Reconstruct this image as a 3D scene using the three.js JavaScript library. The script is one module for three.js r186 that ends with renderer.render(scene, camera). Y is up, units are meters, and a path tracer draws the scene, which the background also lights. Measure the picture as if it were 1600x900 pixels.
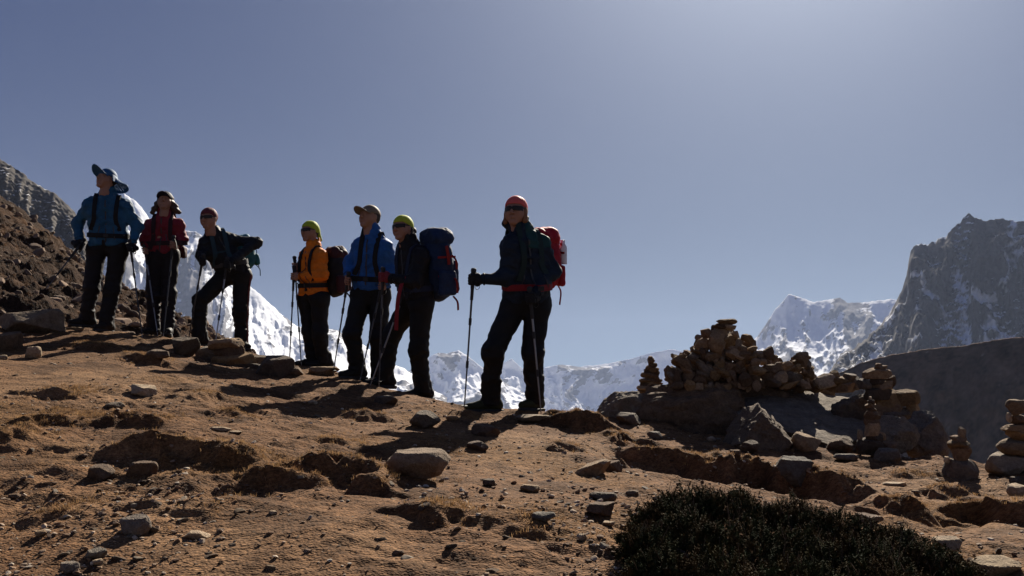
import * as THREE from 'three';
import { mergeGeometries, mergeVertices, toCreasedNormals } from 'three/addons/utils/BufferGeometryUtils.js';
import { ImprovedNoise } from 'three/addons/math/ImprovedNoise.js';

// ---------------------------------------------------------------- camera, sky, sun, exposure
const scene = new THREE.Scene();
const FOCAL = 1570, PITCH = 8 * Math.PI / 180, EYE = new THREE.Vector3(0, 1.5, 0);   // focal length in pixels of the 1600 x 900 photograph
const camera = new THREE.PerspectiveCamera(2 * Math.atan(450 / FOCAL) * 180 / Math.PI, 16 / 9, 0.1, 30000);
camera.position.copy(EYE);
camera.rotation.x = PITCH;
const renderer = new THREE.WebGLRenderer();
renderer.toneMapping = THREE.LinearToneMapping;
const EXPOSURE = 2.6;
renderer.toneMappingExposure = EXPOSURE;
renderer.shadowMap.enabled = true;

// a direction or a point seen at a place in the photograph
function ray(px, py) { return new THREE.Vector3((px - 800) / FOCAL, (450 - py) / FOCAL, -1).applyAxisAngle(new THREE.Vector3(1, 0, 0), PITCH); }
function at(px, py, d) { return ray(px, py).multiplyScalar(d).add(EYE); }
const SUN = ray(1245, -380).normalize();

const sun = new THREE.DirectionalLight(new THREE.Color().setRGB(1, 0.91, 0.78), 5);
sun.position.copy(SUN).multiplyScalar(60).add(new THREE.Vector3(0, 1, -8));
sun.target.position.set(0, 1, -8);
sun.castShadow = true;
sun.shadow.mapSize.set(4096, 4096);
Object.assign(sun.shadow.camera, { left: -16, right: 16, top: 16, bottom: -16, near: 1, far: 140 });
scene.add(sun, sun.target);

{ // clear high-altitude sky: deep blue overhead, paler to the horizon, bright round the sun
  const W = 512, H = 256, data = new Float32Array(W * H * 4);
  const zen = [0.008, 0.031, 0.133], hor = [1.22, 1.62, 1.70], glow = [1.27, 1.33, 1.38];
  for (let j = 0; j < H; j++) for (let i = 0; i < W; i++) {
    const el = ((j + 0.5) / H - 0.5) * Math.PI, az = ((i + 0.5) / W - 0.5) * 2 * Math.PI;
    const x = Math.cos(az) * Math.cos(el), y = Math.sin(el), z = Math.sin(az) * Math.cos(el);
    const ang = Math.acos(Math.max(-1, Math.min(1, x * SUN.x + y * SUN.y + z * SUN.z))) * 180 / Math.PI;
    const e = Math.exp(-Math.max(0, el) * 180 / Math.PI / 6) * Math.exp(-ang / 30), g = Math.exp(-ang / 10);
    for (let c = 0; c < 3; c++) data[(j * W + i) * 4 + c] = (zen[c] + hor[c] * e + glow[c] * g) / EXPOSURE;
    data[(j * W + i) * 4 + 3] = 1;
  }
  const tex = new THREE.DataTexture(data, W, H, THREE.RGBAFormat, THREE.FloatType);
  tex.mapping = THREE.EquirectangularReflectionMapping;
  tex.magFilter = THREE.LinearFilter; tex.needsUpdate = true;
  scene.background = tex; scene.environment = tex;
}
scene.fog = new THREE.FogExp2(new THREE.Color().setRGB(0.56, 0.69, 1.0), 5.8e-5);

// ---------------------------------------------------------------- small helpers
const V = (x, y, z) => new THREE.Vector3(x, y, z);
const lerp = (a, b, t) => a + (b - a) * t, clamp = (x, a = 0, b = 1) => Math.min(b, Math.max(a, x));
const smooth = (a, b, x) => { const t = clamp((x - a) / (b - a)); return t * t * (3 - 2 * t); };
function rng(seed) { let a = (seed * 2654435761) >>> 0; return () => { a = (a + 0x6D2B79F5) >>> 0; let t = a; t = Math.imul(t ^ (t >>> 15), t | 1); t ^= t + Math.imul(t ^ (t >>> 7), t | 61); return ((t ^ (t >>> 14)) >>> 0) / 4294967296; }; }
const realRandom = Math.random; Math.random = rng(77);
const NOISE = new ImprovedNoise(); Math.random = realRandom;
const n3 = (x, y, z) => NOISE.noise(x, y, z);
function fbm(x, y, z, oct = 4) { let s = 0, a = 0.5; for (let i = 0; i < oct; i++) { s += a * n3(x, y, z); x = x * 2.03 + 3.7; y = y * 2.03 + 1.3; z = z * 2.03 + 8.1; a *= 0.5; } return s; }
function ridged(x, y, z, oct = 5) { let s = 0, a = 0.5, w = 1; for (let i = 0; i < oct; i++) { let n = 1 - Math.abs(n3(x, y, z)) * 1.6; n = Math.max(0, n) ** 2; s += a * n * w; w = clamp(n * 1.6); x = x * 2.07 + 5.1; y = y * 2.07 + 2.3; z = z * 2.07 + 7.7; a *= 0.5; } return s; }
const taken = {};
function numbered(name) { const n = taken[name] = (taken[name] ?? -1) + 1; return n ? `${name}_${String(n).padStart(3, '0')}` : name; }
function shadows(o) { o.traverse((m) => { if (m.isMesh) { m.castShadow = true; m.receiveShadow = true; } }); return o; }
function thing(name, label, category, position, group) {
  const o = new THREE.Group(); o.name = numbered(name); if (position) o.position.copy(position);
  o.userData = { label, category }; if (group) o.userData.group = group;
  scene.add(o); return o;
}
function mesh(name, geo, mat, parent, label) {
  const m = new THREE.Mesh(geo, mat); m.name = name; m.castShadow = m.receiveShadow = true;
  if (label) m.userData.label = label;
  parent.add(m); return m;
}
function structure(name, geo, mat, label) { const m = mesh(numbered(name), geo, mat, scene, label); m.userData.kind = 'structure'; m.userData.category = name.replace(/_/g, ' '); return m; }
function stuff(name, m, label, category, parent = scene) { m.name = parent === scene ? numbered(name) : name; m.userData.kind = 'stuff'; if (label) m.userData.label = label; if (category && parent === scene) m.userData.category = category; m.castShadow = m.receiveShadow = true; parent.add(m); return m; }
const rgb = (r, g, b) => new THREE.Color().setRGB(r, g, b);

// ---------------------------------------------------------------- textures of grain (near-white, multiplied with the colours of the geometry)
function periodic(seed, P) {
  const R = rng(seed), g = new Float32Array(P * P).map(() => R());
  return (x, y) => { const xi = Math.floor(x), yi = Math.floor(y); let fx = x - xi, fy = y - yi; fx = fx * fx * (3 - 2 * fx); fy = fy * fy * (3 - 2 * fy);
    const a = ((xi % P) + P) % P, b = ((xi + 1) % P + P) % P, c = ((yi % P) + P) % P * P, d = ((yi + 1) % P + P) % P * P;
    return lerp(lerp(g[c + a], g[c + b], fx), lerp(g[d + a], g[d + b], fx), fy); };
}
function grainTexture(size, seed, layers, tint, srgb) {
  const fs = layers.map(([P], i) => periodic(seed + i, P)), d = new Uint8Array(size * size * 4);
  for (let y = 0; y < size; y++) for (let x = 0; x < size; x++) {
    let s = 0, w = 0;
    for (let k = 0; k < layers.length; k++) { const [P, amp, sharp] = layers[k]; let v = fs[k](x / size * P, y / size * P); if (sharp) v = smooth(sharp, sharp + 0.18, v); s += v * amp; w += amp; }
    s /= w; const o = (y * size + x) * 4;
    for (let c = 0; c < 3; c++) d[o + c] = 255 * clamp(tint[0][c] + (tint[1][c] - tint[0][c]) * s);
    d[o + 3] = 255;
  }
  const t = new THREE.DataTexture(d, size, size, THREE.RGBAFormat); t.wrapS = t.wrapT = THREE.RepeatWrapping; t.magFilter = THREE.LinearFilter; t.minFilter = THREE.LinearMipmapLinearFilter; t.generateMipmaps = true;
  if (srgb) t.colorSpace = THREE.SRGBColorSpace; t.needsUpdate = true; return t;
}
function withRepeat(t, r) { const c = t.clone(); c.repeat.set(r, r); c.needsUpdate = true; return c; }
const dirtMap = grainTexture(1024, 11, [[12, 0.5], [40, 0.6], [130, 0.8], [256, 0.9], [512, 0.8]], [[0.26, 0.24, 0.22], [1.06, 1.05, 1.03]], true);
const dirtBump = grainTexture(1024, 31, [[30, 0.6], [90, 0.8], [220, 0.9], [400, 0.6]], [[0, 0, 0], [1, 1, 1]], false);
const rockMap = grainTexture(1024, 51, [[6, 0.8], [18, 0.9], [60, 0.8], [200, 0.7], [420, 0.7, 0.62]], [[0.45, 0.44, 0.43], [1, 1, 0.99]], true);
const rockBump = grainTexture(1024, 71, [[10, 0.9], [34, 0.9], [110, 0.7], [300, 0.5]], [[0, 0, 0], [1, 1, 1]], false);
const clothMap = grainTexture(512, 91, [[7, 0.7], [25, 0.6], [128, 0.5], [256, 0.6]], [[0.66, 0.66, 0.66], [1, 1, 1]], true);

// box-projected uv in metres, for shapes with no uv of their own
function boxUV(g, scale = 1) {
  if (g.index) g = g.toNonIndexed();
  const p = g.attributes.position, uv = new Float32Array(p.count * 2), a = V(), b = V(), c = V(), n = V();
  for (let i = 0; i < p.count; i += 3) {
    a.fromBufferAttribute(p, i); b.fromBufferAttribute(p, i + 1); c.fromBufferAttribute(p, i + 2);
    n.copy(b).sub(a).cross(c.clone().sub(a)); const x = Math.abs(n.x), y = Math.abs(n.y), z = Math.abs(n.z);
    [a, b, c].forEach((q, k) => { const [u, v] = y >= x && y >= z ? [q.x, q.z] : x >= z ? [q.z + 0.37, q.y] : [q.x + 0.71, q.y]; uv[(i + k) * 2] = u * scale; uv[(i + k) * 2 + 1] = v * scale; });
  }
  g.setAttribute('uv', new THREE.BufferAttribute(uv, 2)); return g;
}

// ---------------------------------------------------------------- where each hiker's joints are: [px, py, metres nearer than the hiker's depth]; A is the side at the photo's left
function hikerTable() {
  return [
    { key: 'teal', d: 11.1, soleA: [134, 514, 11.05], soleB: [166, 518, 11.0], head: [166, 281, 0.03], neck: [168, 302, 0], shA: [138, 314, 0.05], shB: [199, 317, -0.02], elA: [121, 350, -0.02], elB: [215, 353, -0.03], gripA: [125, 383, 0.12], gripB: [204, 387, 0.14], hipA: [152, 388, 0], hipB: [186, 388, 0], knA: [143, 449, 0.06], knB: [175, 453, 0.05], anA: [136, 503, 0], anB: [167, 507, 0.02], toeA: [-0.7, 0.7], toeB: [-0.3, 0.95], hem: 387, yaw: -0.55, nod: 0.28, roll: 0.0, size: 1.0 },
    { key: 'red', d: 11.3, soleA: [239, 525, 11.25], soleB: [263, 526, 11.2], head: [258, 315, 0.03], neck: [258, 335, 0], shA: [234, 346, 0], shB: [281, 345, 0], elA: [226, 373, 0.02], elB: [286, 374, 0.0], gripA: [227, 393, 0.10], gripB: [270, 383, 0.20], hipA: [243, 400, 0], hipB: [266, 400, 0], knA: [240, 460, 0.05], knB: [264, 460, 0.05], anA: [240, 515, 0], anB: [263, 516, 0.02], toeA: [-0.3, 0.95], toeB: [0.3, 0.95], hem: 400, yaw: 0.12, nod: 0.22, roll: 0, size: 0.95 },
    { key: 'leaning', d: 11.5, soleA: [311, 543, 11.25], soleB: [379, 550, 11.4], head: [326, 342, 0.22], neck: [333, 361, 0.14], shA: [320, 374, 0.16], shB: [356, 368, 0.02], elA: [314, 398, 0.22], elB: [401, 379, 0.0], gripA: [316, 409, 0.42], gripB: [354, 414, 0.34], hipA: [353, 430, -0.02], hipB: [378, 430, -0.02], knA: [313, 470, 0.22], knB: [376, 488, 0.05], anA: [311, 532, 0.18], anB: [379, 540, 0.0], toeA: [-0.75, 0.65], toeB: [0.6, 0.8], hem: 428, yaw: -0.28, nod: -0.05, roll: 0.05, size: 1.0, hemTilt: 0.1 },
    { key: 'orange', d: 11.0, soleA: [488, 576, 11.05], soleB: [505, 577, 10.95], head: [484, 362, 0.0], neck: [490, 381, 0], shA: [476, 395, -0.13], shB: [503, 393, 0.13], elA: [474, 428, -0.14], elB: [506, 430, 0.17], gripA: [461, 417, -0.02], gripB: [459, 432, 0.06], hipA: [480, 466, -0.07], hipB: [500, 466, 0.07], knA: [484, 520, -0.06], knB: [500, 522, 0.08], anA: [489, 566, -0.06], anB: [503, 568, 0.07], toeA: [-0.95, 0.3], toeB: [-0.95, 0.3], hem: 464, yaw: -0.75, nod: -0.02, roll: 0.04, size: 0.95 },
    { key: 'blue', d: 9.8, soleA: [557, 592, 9.75], soleB: [590, 604, 9.85], head: [577, 340, 0.02], neck: [581, 364, 0], shA: [561, 378, -0.02], shB: [604, 380, 0.05], elA: [547, 411, -0.04], elB: [613, 420, 0.0], gripA: [543, 439, 0.14], gripB: [596, 447, 0.22], hipA: [566, 458, 0], hipB: [593, 458, 0], knA: [550, 522, 0.10], knB: [592, 525, 0.03], anA: [560, 582, 0.02], anB: [592, 594, -0.02], toeA: [-0.8, 0.6], toeB: [-0.7, 0.7], hem: 456, yaw: -0.65, nod: 0.2, roll: 0, size: 1.0 },
    { key: 'black', d: 9.2, soleA: [600, 606, 9.35], soleB: [659, 624, 9.15], head: [629, 357, 0.02], neck: [637, 377, 0], shA: [630, 394, -0.14], shB: [660, 394, 0.12], elA: [630, 432, -0.16], elB: [648, 442, 0.22], gripA: [634, 452, 0.02], gripB: [598, 433, 0.20], hipA: [644, 474, -0.07], hipB: [659, 474, 0.08], knA: [612, 522, -0.16], knB: [654, 546, 0.10], anA: [599, 596, -0.15], anB: [661, 612, 0.05], toeA: [-0.95, 0.3], toeB: [-0.97, 0.25], hem: 472, yaw: -0.62, nod: 0.0, roll: 0.06, size: 0.97 },
    { key: 'coral', d: 8.0, soleA: [764, 642, 8.0], soleB: [835, 641, 8.1], head: [806, 331, 0.05], neck: [811, 357, 0.02], shA: [796, 375, 0.10], shB: [846, 374, -0.03], elA: [790, 434, 0.14], elB: [865, 424, -0.02], gripA: [739, 437, 0.16], gripB: [829, 466, 0.26], hipA: [805, 476, 0.0], hipB: [840, 474, 0], knA: [771, 547, 0.10], knB: [833, 552, 0.05], anA: [768, 630, 0.02], anB: [836, 630, -0.05], toeA: [-0.97, 0.25], toeB: [-0.6, 0.8], hem: 478, yaw: -0.32, nod: 0.02, roll: 0.0, size: 1.0 },
  ];
}

// ---------------------------------------------------------------- the ground: a smooth surface through measured points, with turf banks and relief
const feet = [];                                    // [px, py, depth] of every sole, so that the ground carries each hiker
const HIKERS = hikerTable();
for (const h of HIKERS) for (const k of ['soleA', 'soleB']) feet.push(h[k]);
const surveyed = [
  ...feet,
  // bottom of the view
  [-150, 900, 3.1], [200, 900, 3.05], [500, 900, 3.05], [800, 900, 3.05], [1100, 900, 3.1], [1350, 900, 3.2], [1600, 900, 3.3], [1800, 900, 3.4],
  // half way up
  [0, 690, 5.0], [250, 693, 5.0], [450, 707, 5.0], [650, 728, 5.0], [850, 738, 5.0], [1050, 772, 4.7], [1250, 800, 4.5], [1450, 815, 4.4], [1600, 822, 4.4],
  [0, 600, 7.0], [200, 605, 7.0], [400, 630, 7.0], [560, 655, 6.8], [700, 676, 6.5], [850, 690, 6.4], [1000, 705, 6.3], [1150, 722, 6.2], [1300, 740, 6.0], [1440, 752, 5.9], [1560, 765, 5.7], [1700, 772, 5.6],
  [0, 552, 9.0], [150, 555, 9.0], [300, 575, 9.0], [420, 598, 8.9],
  // the ridge
  [-120, 500, 11.0], [0, 512, 10.8], [60, 513, 10.8], [300, 552, 10.4], [430, 580, 10.6], [530, 583, 10.3], [700, 628, 8.6], [885, 652, 8.0], [960, 655, 8.0], [1090, 682, 7.6], [1200, 690, 7.3], [1260, 690, 7.3], [1313, 700, 7.1], [1360, 710, 6.95], [1440, 716, 6.9], [1490, 733, 6.4], [1590, 742, 6.2], [1720, 752, 6.2],
].map(([px, py, d]) => at(px, py, d));
// beyond the ridge the ground falls away; below the viewer it drops as a steep bank
for (const [px, py, d, s] of [[0, 512, 10.8, 0], [150, 516, 11.3, 0], [300, 548, 11.6, 0.1], [430, 580, 11, 0.6], [530, 583, 10.6, 1], [620, 612, 9.8, 1], [740, 640, 8.6, 1], [900, 655, 8.3, 1], [1060, 665, 8.7, 1], [1220, 680, 8.5, 1], [1380, 700, 7.9, 1.2], [1490, 733, 6.9, 1.4], [1620, 745, 6.7, 1.4]]) {
  const a = at(px, py, d), h = V(a.x, 0, a.z).normalize();
  surveyed.push(V(a.x + h.x * 1.6, a.y - 0.12 - s * 0.5, a.z + h.z * 1.6), V(a.x + h.x * 5, a.y - 0.3 - s * 2.6, a.z + h.z * 5), V(a.x + h.x * 14, a.y - 0.5 - s * 9, a.z + h.z * 14));
}
for (const x of [-3, 0, 3]) surveyed.push(V(x, 0.12, -0.6), V(x * 1.2, -0.35, 0.8), V(x * 1.4, -1.2, 3));
const spline = (() => {
  const n = surveyed.length, M = Array.from({ length: n + 3 }, () => new Float64Array(n + 4));
  const U = (r2) => r2 > 1e-12 ? r2 * Math.log(r2) : 0;
  for (let i = 0; i < n; i++) {
    for (let j = 0; j < n; j++) M[i][j] = U((surveyed[i].x - surveyed[j].x) ** 2 + (surveyed[i].z - surveyed[j].z) ** 2);
    M[i][i] += 0.01; M[i][n] = M[n][i] = 1; M[i][n + 1] = M[n + 1][i] = surveyed[i].x; M[i][n + 2] = M[n + 2][i] = surveyed[i].z; M[i][n + 3] = surveyed[i].y;
  }
  const m = n + 3;
  for (let c = 0; c < m; c++) {
    let b = c; for (let r = c + 1; r < m; r++) if (Math.abs(M[r][c]) > Math.abs(M[b][c])) b = r;
    [M[c], M[b]] = [M[b], M[c]];
    for (let r = c + 1; r < m; r++) { const k = M[r][c] / M[c][c]; if (k) for (let q = c; q <= m; q++) M[r][q] -= k * M[c][q]; }
  }
  const w = new Float64Array(m);
  for (let r = m - 1; r >= 0; r--) { let s = M[r][m]; for (let q = r + 1; q < m; q++) s -= M[r][q] * w[q]; w[r] = s / M[r][r]; }
  const X = Float64Array.from(surveyed, (p) => p.x), Z = Float64Array.from(surveyed, (p) => p.z);
  return (x, z) => { let s = w[n] + w[n + 1] * x + w[n + 2] * z; for (let i = 0; i < n; i++) { const r2 = (x - X[i]) ** 2 + (z - Z[i]) ** 2; if (r2 > 1e-12) s += w[i] * r2 * Math.log(r2); } return s; };
})();
function hit(px, py, height, d0 = 1.6) {             // where the line of sight through a place of the photograph meets the ground
  const r = ray(px, py); let last = d0;
  for (let d = d0; d < 40; d += 0.03) { const p = r.clone().multiplyScalar(d).add(EYE); if (p.y < height(p.x, p.z)) { let a = last, b = d; for (let k = 0; k < 8; k++) { const m = (a + b) / 2, q = r.clone().multiplyScalar(m).add(EYE); if (q.y < height(q.x, q.z)) b = m; else a = m; } return r.clone().multiplyScalar(b).add(EYE); } last = d; }
  return null;
}
// turf banks: a raised lip of turf with a short steep front towards the viewer; [x0, y0, x1, y1, rise, drop, width behind, width in front]
const banks = [
  [195, 706, 405, 738, .05, .085, .22, .14], [385, 752, 472, 762, .05, .09, .16, .12], [485, 742, 615, 770, .055, .11, .2, .14], [625, 803, 755, 816, .045, .05, .14, .09],
  [975, 708, 1130, 736, .06, .17, .3, .3], [1120, 735, 1345, 765, .07, .19, .3, .3], [1368, 790, 1452, 802, .05, .09, .15, .15], [1436, 768, 1520, 780, .03, .08, .12, .14],
  [1512, 788, 1640, 806, .05, .22, .2, .4], [-40, 684, 42, 692, .05, .09, .2, .14], [40, 616, 132, 624, .04, .05, .25, .12], [188, 660, 265, 664, .04, .06, .2, .12],
  [15, 655, 105, 660, .03, .04, .2, .12], [100, 543, 185, 551, .05, .05, .3, .14], [188, 562, 268, 571, .05, .06, .3, .14], [295, 622, 365, 625, .025, .03, .2, .1],
  [492, 685, 562, 696, .03, .04, .15, .1], [852, 664, 948, 672, .13, .03, .22, .14], [948, 690, 1002, 692, .06, .05, .2, .12], [866, 702, 905, 704, .05, .05, .16, .1],
  [535, 650, 602, 657, .04, .03, .2, .1], [120, 660, 185, 655, .02, .03, .15, .1], [330, 652, 395, 660, .02, .03, .15, .1], [805, 828, 870, 834, .025, .03, .1, .08], [1010, 672, 1080, 680, .03, .03, .15, .1],
  [640, 712, 700, 700, .0, .02, .2, .2], [270, 800, 330, 812, .012, .02, .1, .08], [60, 800, 120, 806, .015, .02, .1, .08], [1395, 742, 1440, 750, .03, .03, .12, .1],
].map(([x0, y0, x1, y1, up, down, wb, wf]) => {
  const a = hit(x0, y0, spline), b = hit(x1, y1, spline); if (!a || !b) return null;
  const L = Math.hypot(b.x - a.x, b.z - a.z), ux = (b.x - a.x) / L, uz = (b.z - a.z) / L; let vx = -uz, vz = ux;
  if (vx * -a.x + vz * -a.z < 0) { vx = -vx; vz = -vz; }
  return { a, L, ux, uz, vx, vz, up: up * 0.9 + (down > 0.15 ? 0 : down * 0.42), down: down * (down > 0.15 ? 0.8 : 0.32), wb: wb * 0.85, wf: wf * 1.15, big: down > 0.15 };
}).filter(Boolean);
function turf(x, z) {                                // [height change, turf-ness]
  let s = 0, t = 0;
  for (const k of banks) {
    const dx = x - k.a.x, dz = z - k.a.z, u = dx * k.ux + dz * k.uz; if (u < -0.5 || u > k.L + 0.5) continue;
    let v = dx * k.vx + dz * k.vz; if (v < -3 * k.wb - 0.2 || v > 3 * k.wf + 0.3) continue;
    if (k.big) v += 0.42 * fbm(x * 1.9, 6.6, z * 1.9, 2) + 0.10 * n3(x * 6, 1.1, z * 6);
    v += 0.30 * fbm(x * 3.1, 3.1, z * 3.1, 3) + 0.10 * n3(x * 8, 2.3, z * 8) + 0.05 * n3(x * 19, 7.3, z * 19);
    const e = Math.min(u, k.L - u) + 0.12 * n3(x * 5, 1.7, z * 5), w = smooth(-0.2, 0.2, e);
    if (w <= 0) continue;
    let y, q;
    if (v < 0) { y = k.up * Math.exp(-((v / k.wb) ** 2)); q = Math.exp(-((v / (k.wb * 0.9)) ** 2)); }
    else { const E = 0.09 + 0.09 * (0.5 + n3(x * 6, 8.2, z * 6)), f = smooth(0, E, v), wf = k.wf * (0.7 + 0.9 * (0.5 + n3(x * 5, 4.4, z * 5))), down = k.down * (0.75 + 0.5 * n3(x * 4, 6.1, z * 4)); y = lerp(k.up, -down, f); if (v > E) y = -down * Math.exp(-(((v - E) / wf) ** 2)); q = 1 - smooth(0, 0.03, v); }
    if (v > -0.06 && v < 0.3) y += (k.big ? 0.05 : 0.030) * fbm(x * 13, 5.5, z * 13, 3) * smooth(-0.06, 0.02, v) * smooth(0.3, 0.1, v) * clamp((k.up + k.down) / 0.1, 0.4, 1.6); s += y * w; t = Math.max(t, q * w);
  }
  return [s, t];
}
function relief(x, z) {
  const patch = smooth(-0.15, 0.25, fbm(x * 0.7 + 4, 6.5, z * 0.7, 2));   // trodden here, hummocky there
  return 0.05 * fbm(x * 0.9, 0.5, z * 0.9, 2) + lerp(0.03, 0.085, patch) * fbm(x * 2.7, 4.5, z * 4.2, 3) + lerp(0.010, 0.027, patch) * Math.abs(fbm(x * 9, 9.5, z * 12, 3)) + lerp(0.005, 0.011, patch) * fbm(x * 30, 2.5, z * 34, 2);
}
const ground = (x, z) => spline(x, z) + turf(x, z)[0] + relief(x, z) * smooth(60, 20, Math.hypot(x, z));
const on = (px, py) => hit(px, py, ground);
const FORWARD = V(0, Math.sin(PITCH), -Math.cos(PITCH)), depthOf = (p) => p.clone().sub(EYE).dot(FORWARD), mpp = (p) => depthOf(p) / FOCAL;   // metres per photograph pixel at a point
const grassiness = (x, z) => smooth(0.02, 0.22, fbm(x * 0.8 + 11, 2.2, z * 0.8, 3) + 0.12 * fbm(x * 7, 5, z * 7, 2) + 0.02 * (x) - 0.02);
{
  const cols = 720, rs = []; const cz = 3;           // rings round a point behind the viewer
  for (let i = 0; i < 26; i++) rs.push(3.0 + i * (5.6 - 3.0) / 26);
  for (let i = 0; i < 560; i++) rs.push(5.6 * (15.2 / 5.6) ** (i / 560));
  for (let i = 0; i <= 40; i++) rs.push(15.2 + 15 * (i / 40) ** 1.5);
  const rows = rs.length, pos = new Float32Array(rows * cols * 3), uv = new Float32Array(rows * cols * 2), col = new Float32Array(rows * cols * 3), idx = [];
  const soil = [0.275, 0.145, 0.069], dust = [0.365, 0.212, 0.110], dry = [0.292, 0.156, 0.063], peat = [0.150, 0.080, 0.040];
  for (let i = 0; i < rows; i++) for (let j = 0; j < cols; j++) {
    const a = lerp(-0.66, 0.66, j / (cols - 1)), r = rs[i], x = Math.sin(a) * r, z = cz - Math.cos(a) * r, k = i * cols + j;
    const [dy, q] = turf(x, z), y = spline(x, z) + dy + relief(x, z) * smooth(60, 20, Math.hypot(x, z));
    pos.set([x, y, z], k * 3); uv.set([x / 1.7, (z - y * 1.2) / 1.7], k * 2);
    const g = Math.max(q * 0.95, grassiness(x, z) * 0.8), du = smooth(-0.12, 0.22, fbm(x * 0.55, 7.1, z * 0.55, 3) + 0.25 * fbm(x * 5, 1, z * 5, 3)), pe = smooth(0.02, 0.26, fbm(x * 2.3 + 5, 3.3, z * 2.3, 4));
    for (let c = 0; c < 3; c++) { let v = lerp(soil[c], dust[c], du); v = lerp(v, peat[c], pe * 0.72); v = lerp(v, dry[c], g); col[k * 3 + c] = v; }
  }
  for (let i = 0; i < rows - 1; i++) for (let j = 0; j < cols - 1; j++) { const k = i * cols + j; idx.push(k, k + 1, k + cols, k + 1, k + cols + 1, k + cols); }
  const g = new THREE.BufferGeometry();
  g.setAttribute('position', new THREE.BufferAttribute(pos, 3)); g.setAttribute('uv', new THREE.BufferAttribute(uv, 2)); g.setAttribute('color', new THREE.BufferAttribute(col, 3)); g.setIndex(idx); g.computeVertexNormals();
  structure('ground', g, new THREE.MeshPhysicalMaterial({ vertexColors: true, map: dirtMap, bumpMap: dirtBump, bumpScale: 0.013, roughness: 1, specularIntensity: 0.15 }), 'brown stony trail ground with turf banks on the ridge');
}

// ---------------------------------------------------------------- mountains, traced crest by crest and given faces that fall towards the valley
function crestAt(c, px) { if (px <= c[0][0]) return c[0][1]; for (let i = 1; i < c.length; i++) if (px <= c[i][0]) return lerp(c[i - 1][1], c[i][1], (px - c[i - 1][0]) / (c[i][0] - c[i - 1][0])); return c[c.length - 1][1]; }
function mountain(o) {
  const { crest, D, front, back, base, nu, nv, seed, jag, ribs, steep = 1.7, color, lean = 0, ribScale, rough = 1, mid = 0.42, strata = 0 } = o, x0 = crest[0][0], x1 = crest[crest.length - 1][0];
  const rows = nv + Math.round(nv * 0.22), pos = new Float32Array(nu * rows * 3), col = new Float32Array(nu * rows * 3), uv = new Float32Array(nu * rows * 2), idx = [], gully = new Float32Array(nu * rows), ledge = new Float32Array(nu * rows), down = new Float32Array(nu * rows), shelf = new Float32Array(nu * rows);
  const S = ribScale ?? D * 0.05;
  for (let i = 0; i < nu; i++) {
    const px = lerp(x0, x1, i / (nu - 1)), r = ray(px, 450); r.y = 0; r.normalize();
    const rr = ray(px, crestAt(crest, px)), top = rr.y / Math.hypot(rr.x, rr.z) * D + EYE.y;
    const along = px * D / FOCAL;
    for (let j = 0; j < rows; j++) {
      const k = j * nu + i, f = j >= rows - nv;         // first the back side, then the face seen
      const t = f ? ((j - (rows - nv)) / (nv - 1)) ** 1.35 : (1 - j / (rows - nv)) ** 1.5;
      let depth, y;
      if (f) { depth = D - front * t ** 0.92 - lean * t * along; y = base + (top - base) * (1 - t) ** steep; }
      else { depth = D + back * t; y = base + (top - base) * (1 - t) ** 1.2; }
      const fade = smooth(0, 0.10, t), H = top - base;
      // ribs and gullies run down the face, ledges cross it
      const wx = along / S + 0.35 * fbm(along / S * 0.7, t * 2.2, seed, 2), q = ridged(wx, t * 1.1 + seed * 3.1, seed, 5), q2 = ridged(along / S * 2.3 + 3, y / S * 1.9, seed + 4.4, 4), q3 = fbm(along / S * 7, y / S * 7, seed + 9 + t * 4, 3);
      const flute = ridged(along / S * 4.6 + 0.5 * q2, t * 1.6, seed + 7, 3);
      const push = (q - 0.42) * ribs * fade + (q2 - 0.42) * ribs * mid * fade + (flute - 0.4) * ribs * 0.16 * fade + q3 * ribs * 0.10 * rough; gully[k] = q; ledge[k] = q2; down[k] = f ? t : 0;
      const band = y / (S * 0.16) + 0.8 * fbm(along / S * 0.9, y / S, seed, 3); depth -= push + strata * ribs * fade * ((band - Math.floor(band)) ** 2 - 0.33); shelf[k] = band - Math.floor(band); y += jag * (fbm(along / S * 1.7, seed, t * 3, 4) * (0.5 + fade) * 0.9 + 0.8 * fbm(along / S * 9, seed + 2, t * 9, 3)) + 0.3 * push * fade;
      if (f) y = Math.max(y, base - H * 0.04);
      pos.set([r.x * depth, y, r.z * depth], k * 3); uv.set([along / S, y / S], k * 2);
    }
  }
  for (let j = 0; j < rows - 1; j++) for (let i = 0; i < nu - 1; i++) { const k = j * nu + i; idx.push(k, k + nu, k + 1, k + 1, k + nu, k + nu + 1); }
  const g = new THREE.BufferGeometry(); g.setAttribute('position', new THREE.BufferAttribute(pos, 3)); g.setAttribute('uv', new THREE.BufferAttribute(uv, 2)); g.setIndex(idx); g.computeVertexNormals();
  const n = g.attributes.normal;
  for (let k = 0; k < nu * rows; k++) { const c = color(pos[k * 3], pos[k * 3 + 1], pos[k * 3 + 2], n.getY(k), (pos[k * 3 + 1] - base), S, gully[k], ledge[k], down[k], shelf[k]); col.set(c, k * 3); }
  g.setAttribute('color', new THREE.BufferAttribute(col, 3));
  const t = rockMap.clone(); t.needsUpdate = true;
  return structure(o.name, g, new THREE.MeshPhysicalMaterial({ vertexColors: true, roughness: 1, specularIntensity: 0.1, map: o.grain ? t : null }), o.label);
}
const mix3 = (a, b, t) => a.map((v, i) => lerp(v, b[i], t));
const SNOW = [0.80, 0.82, 0.85];
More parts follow.
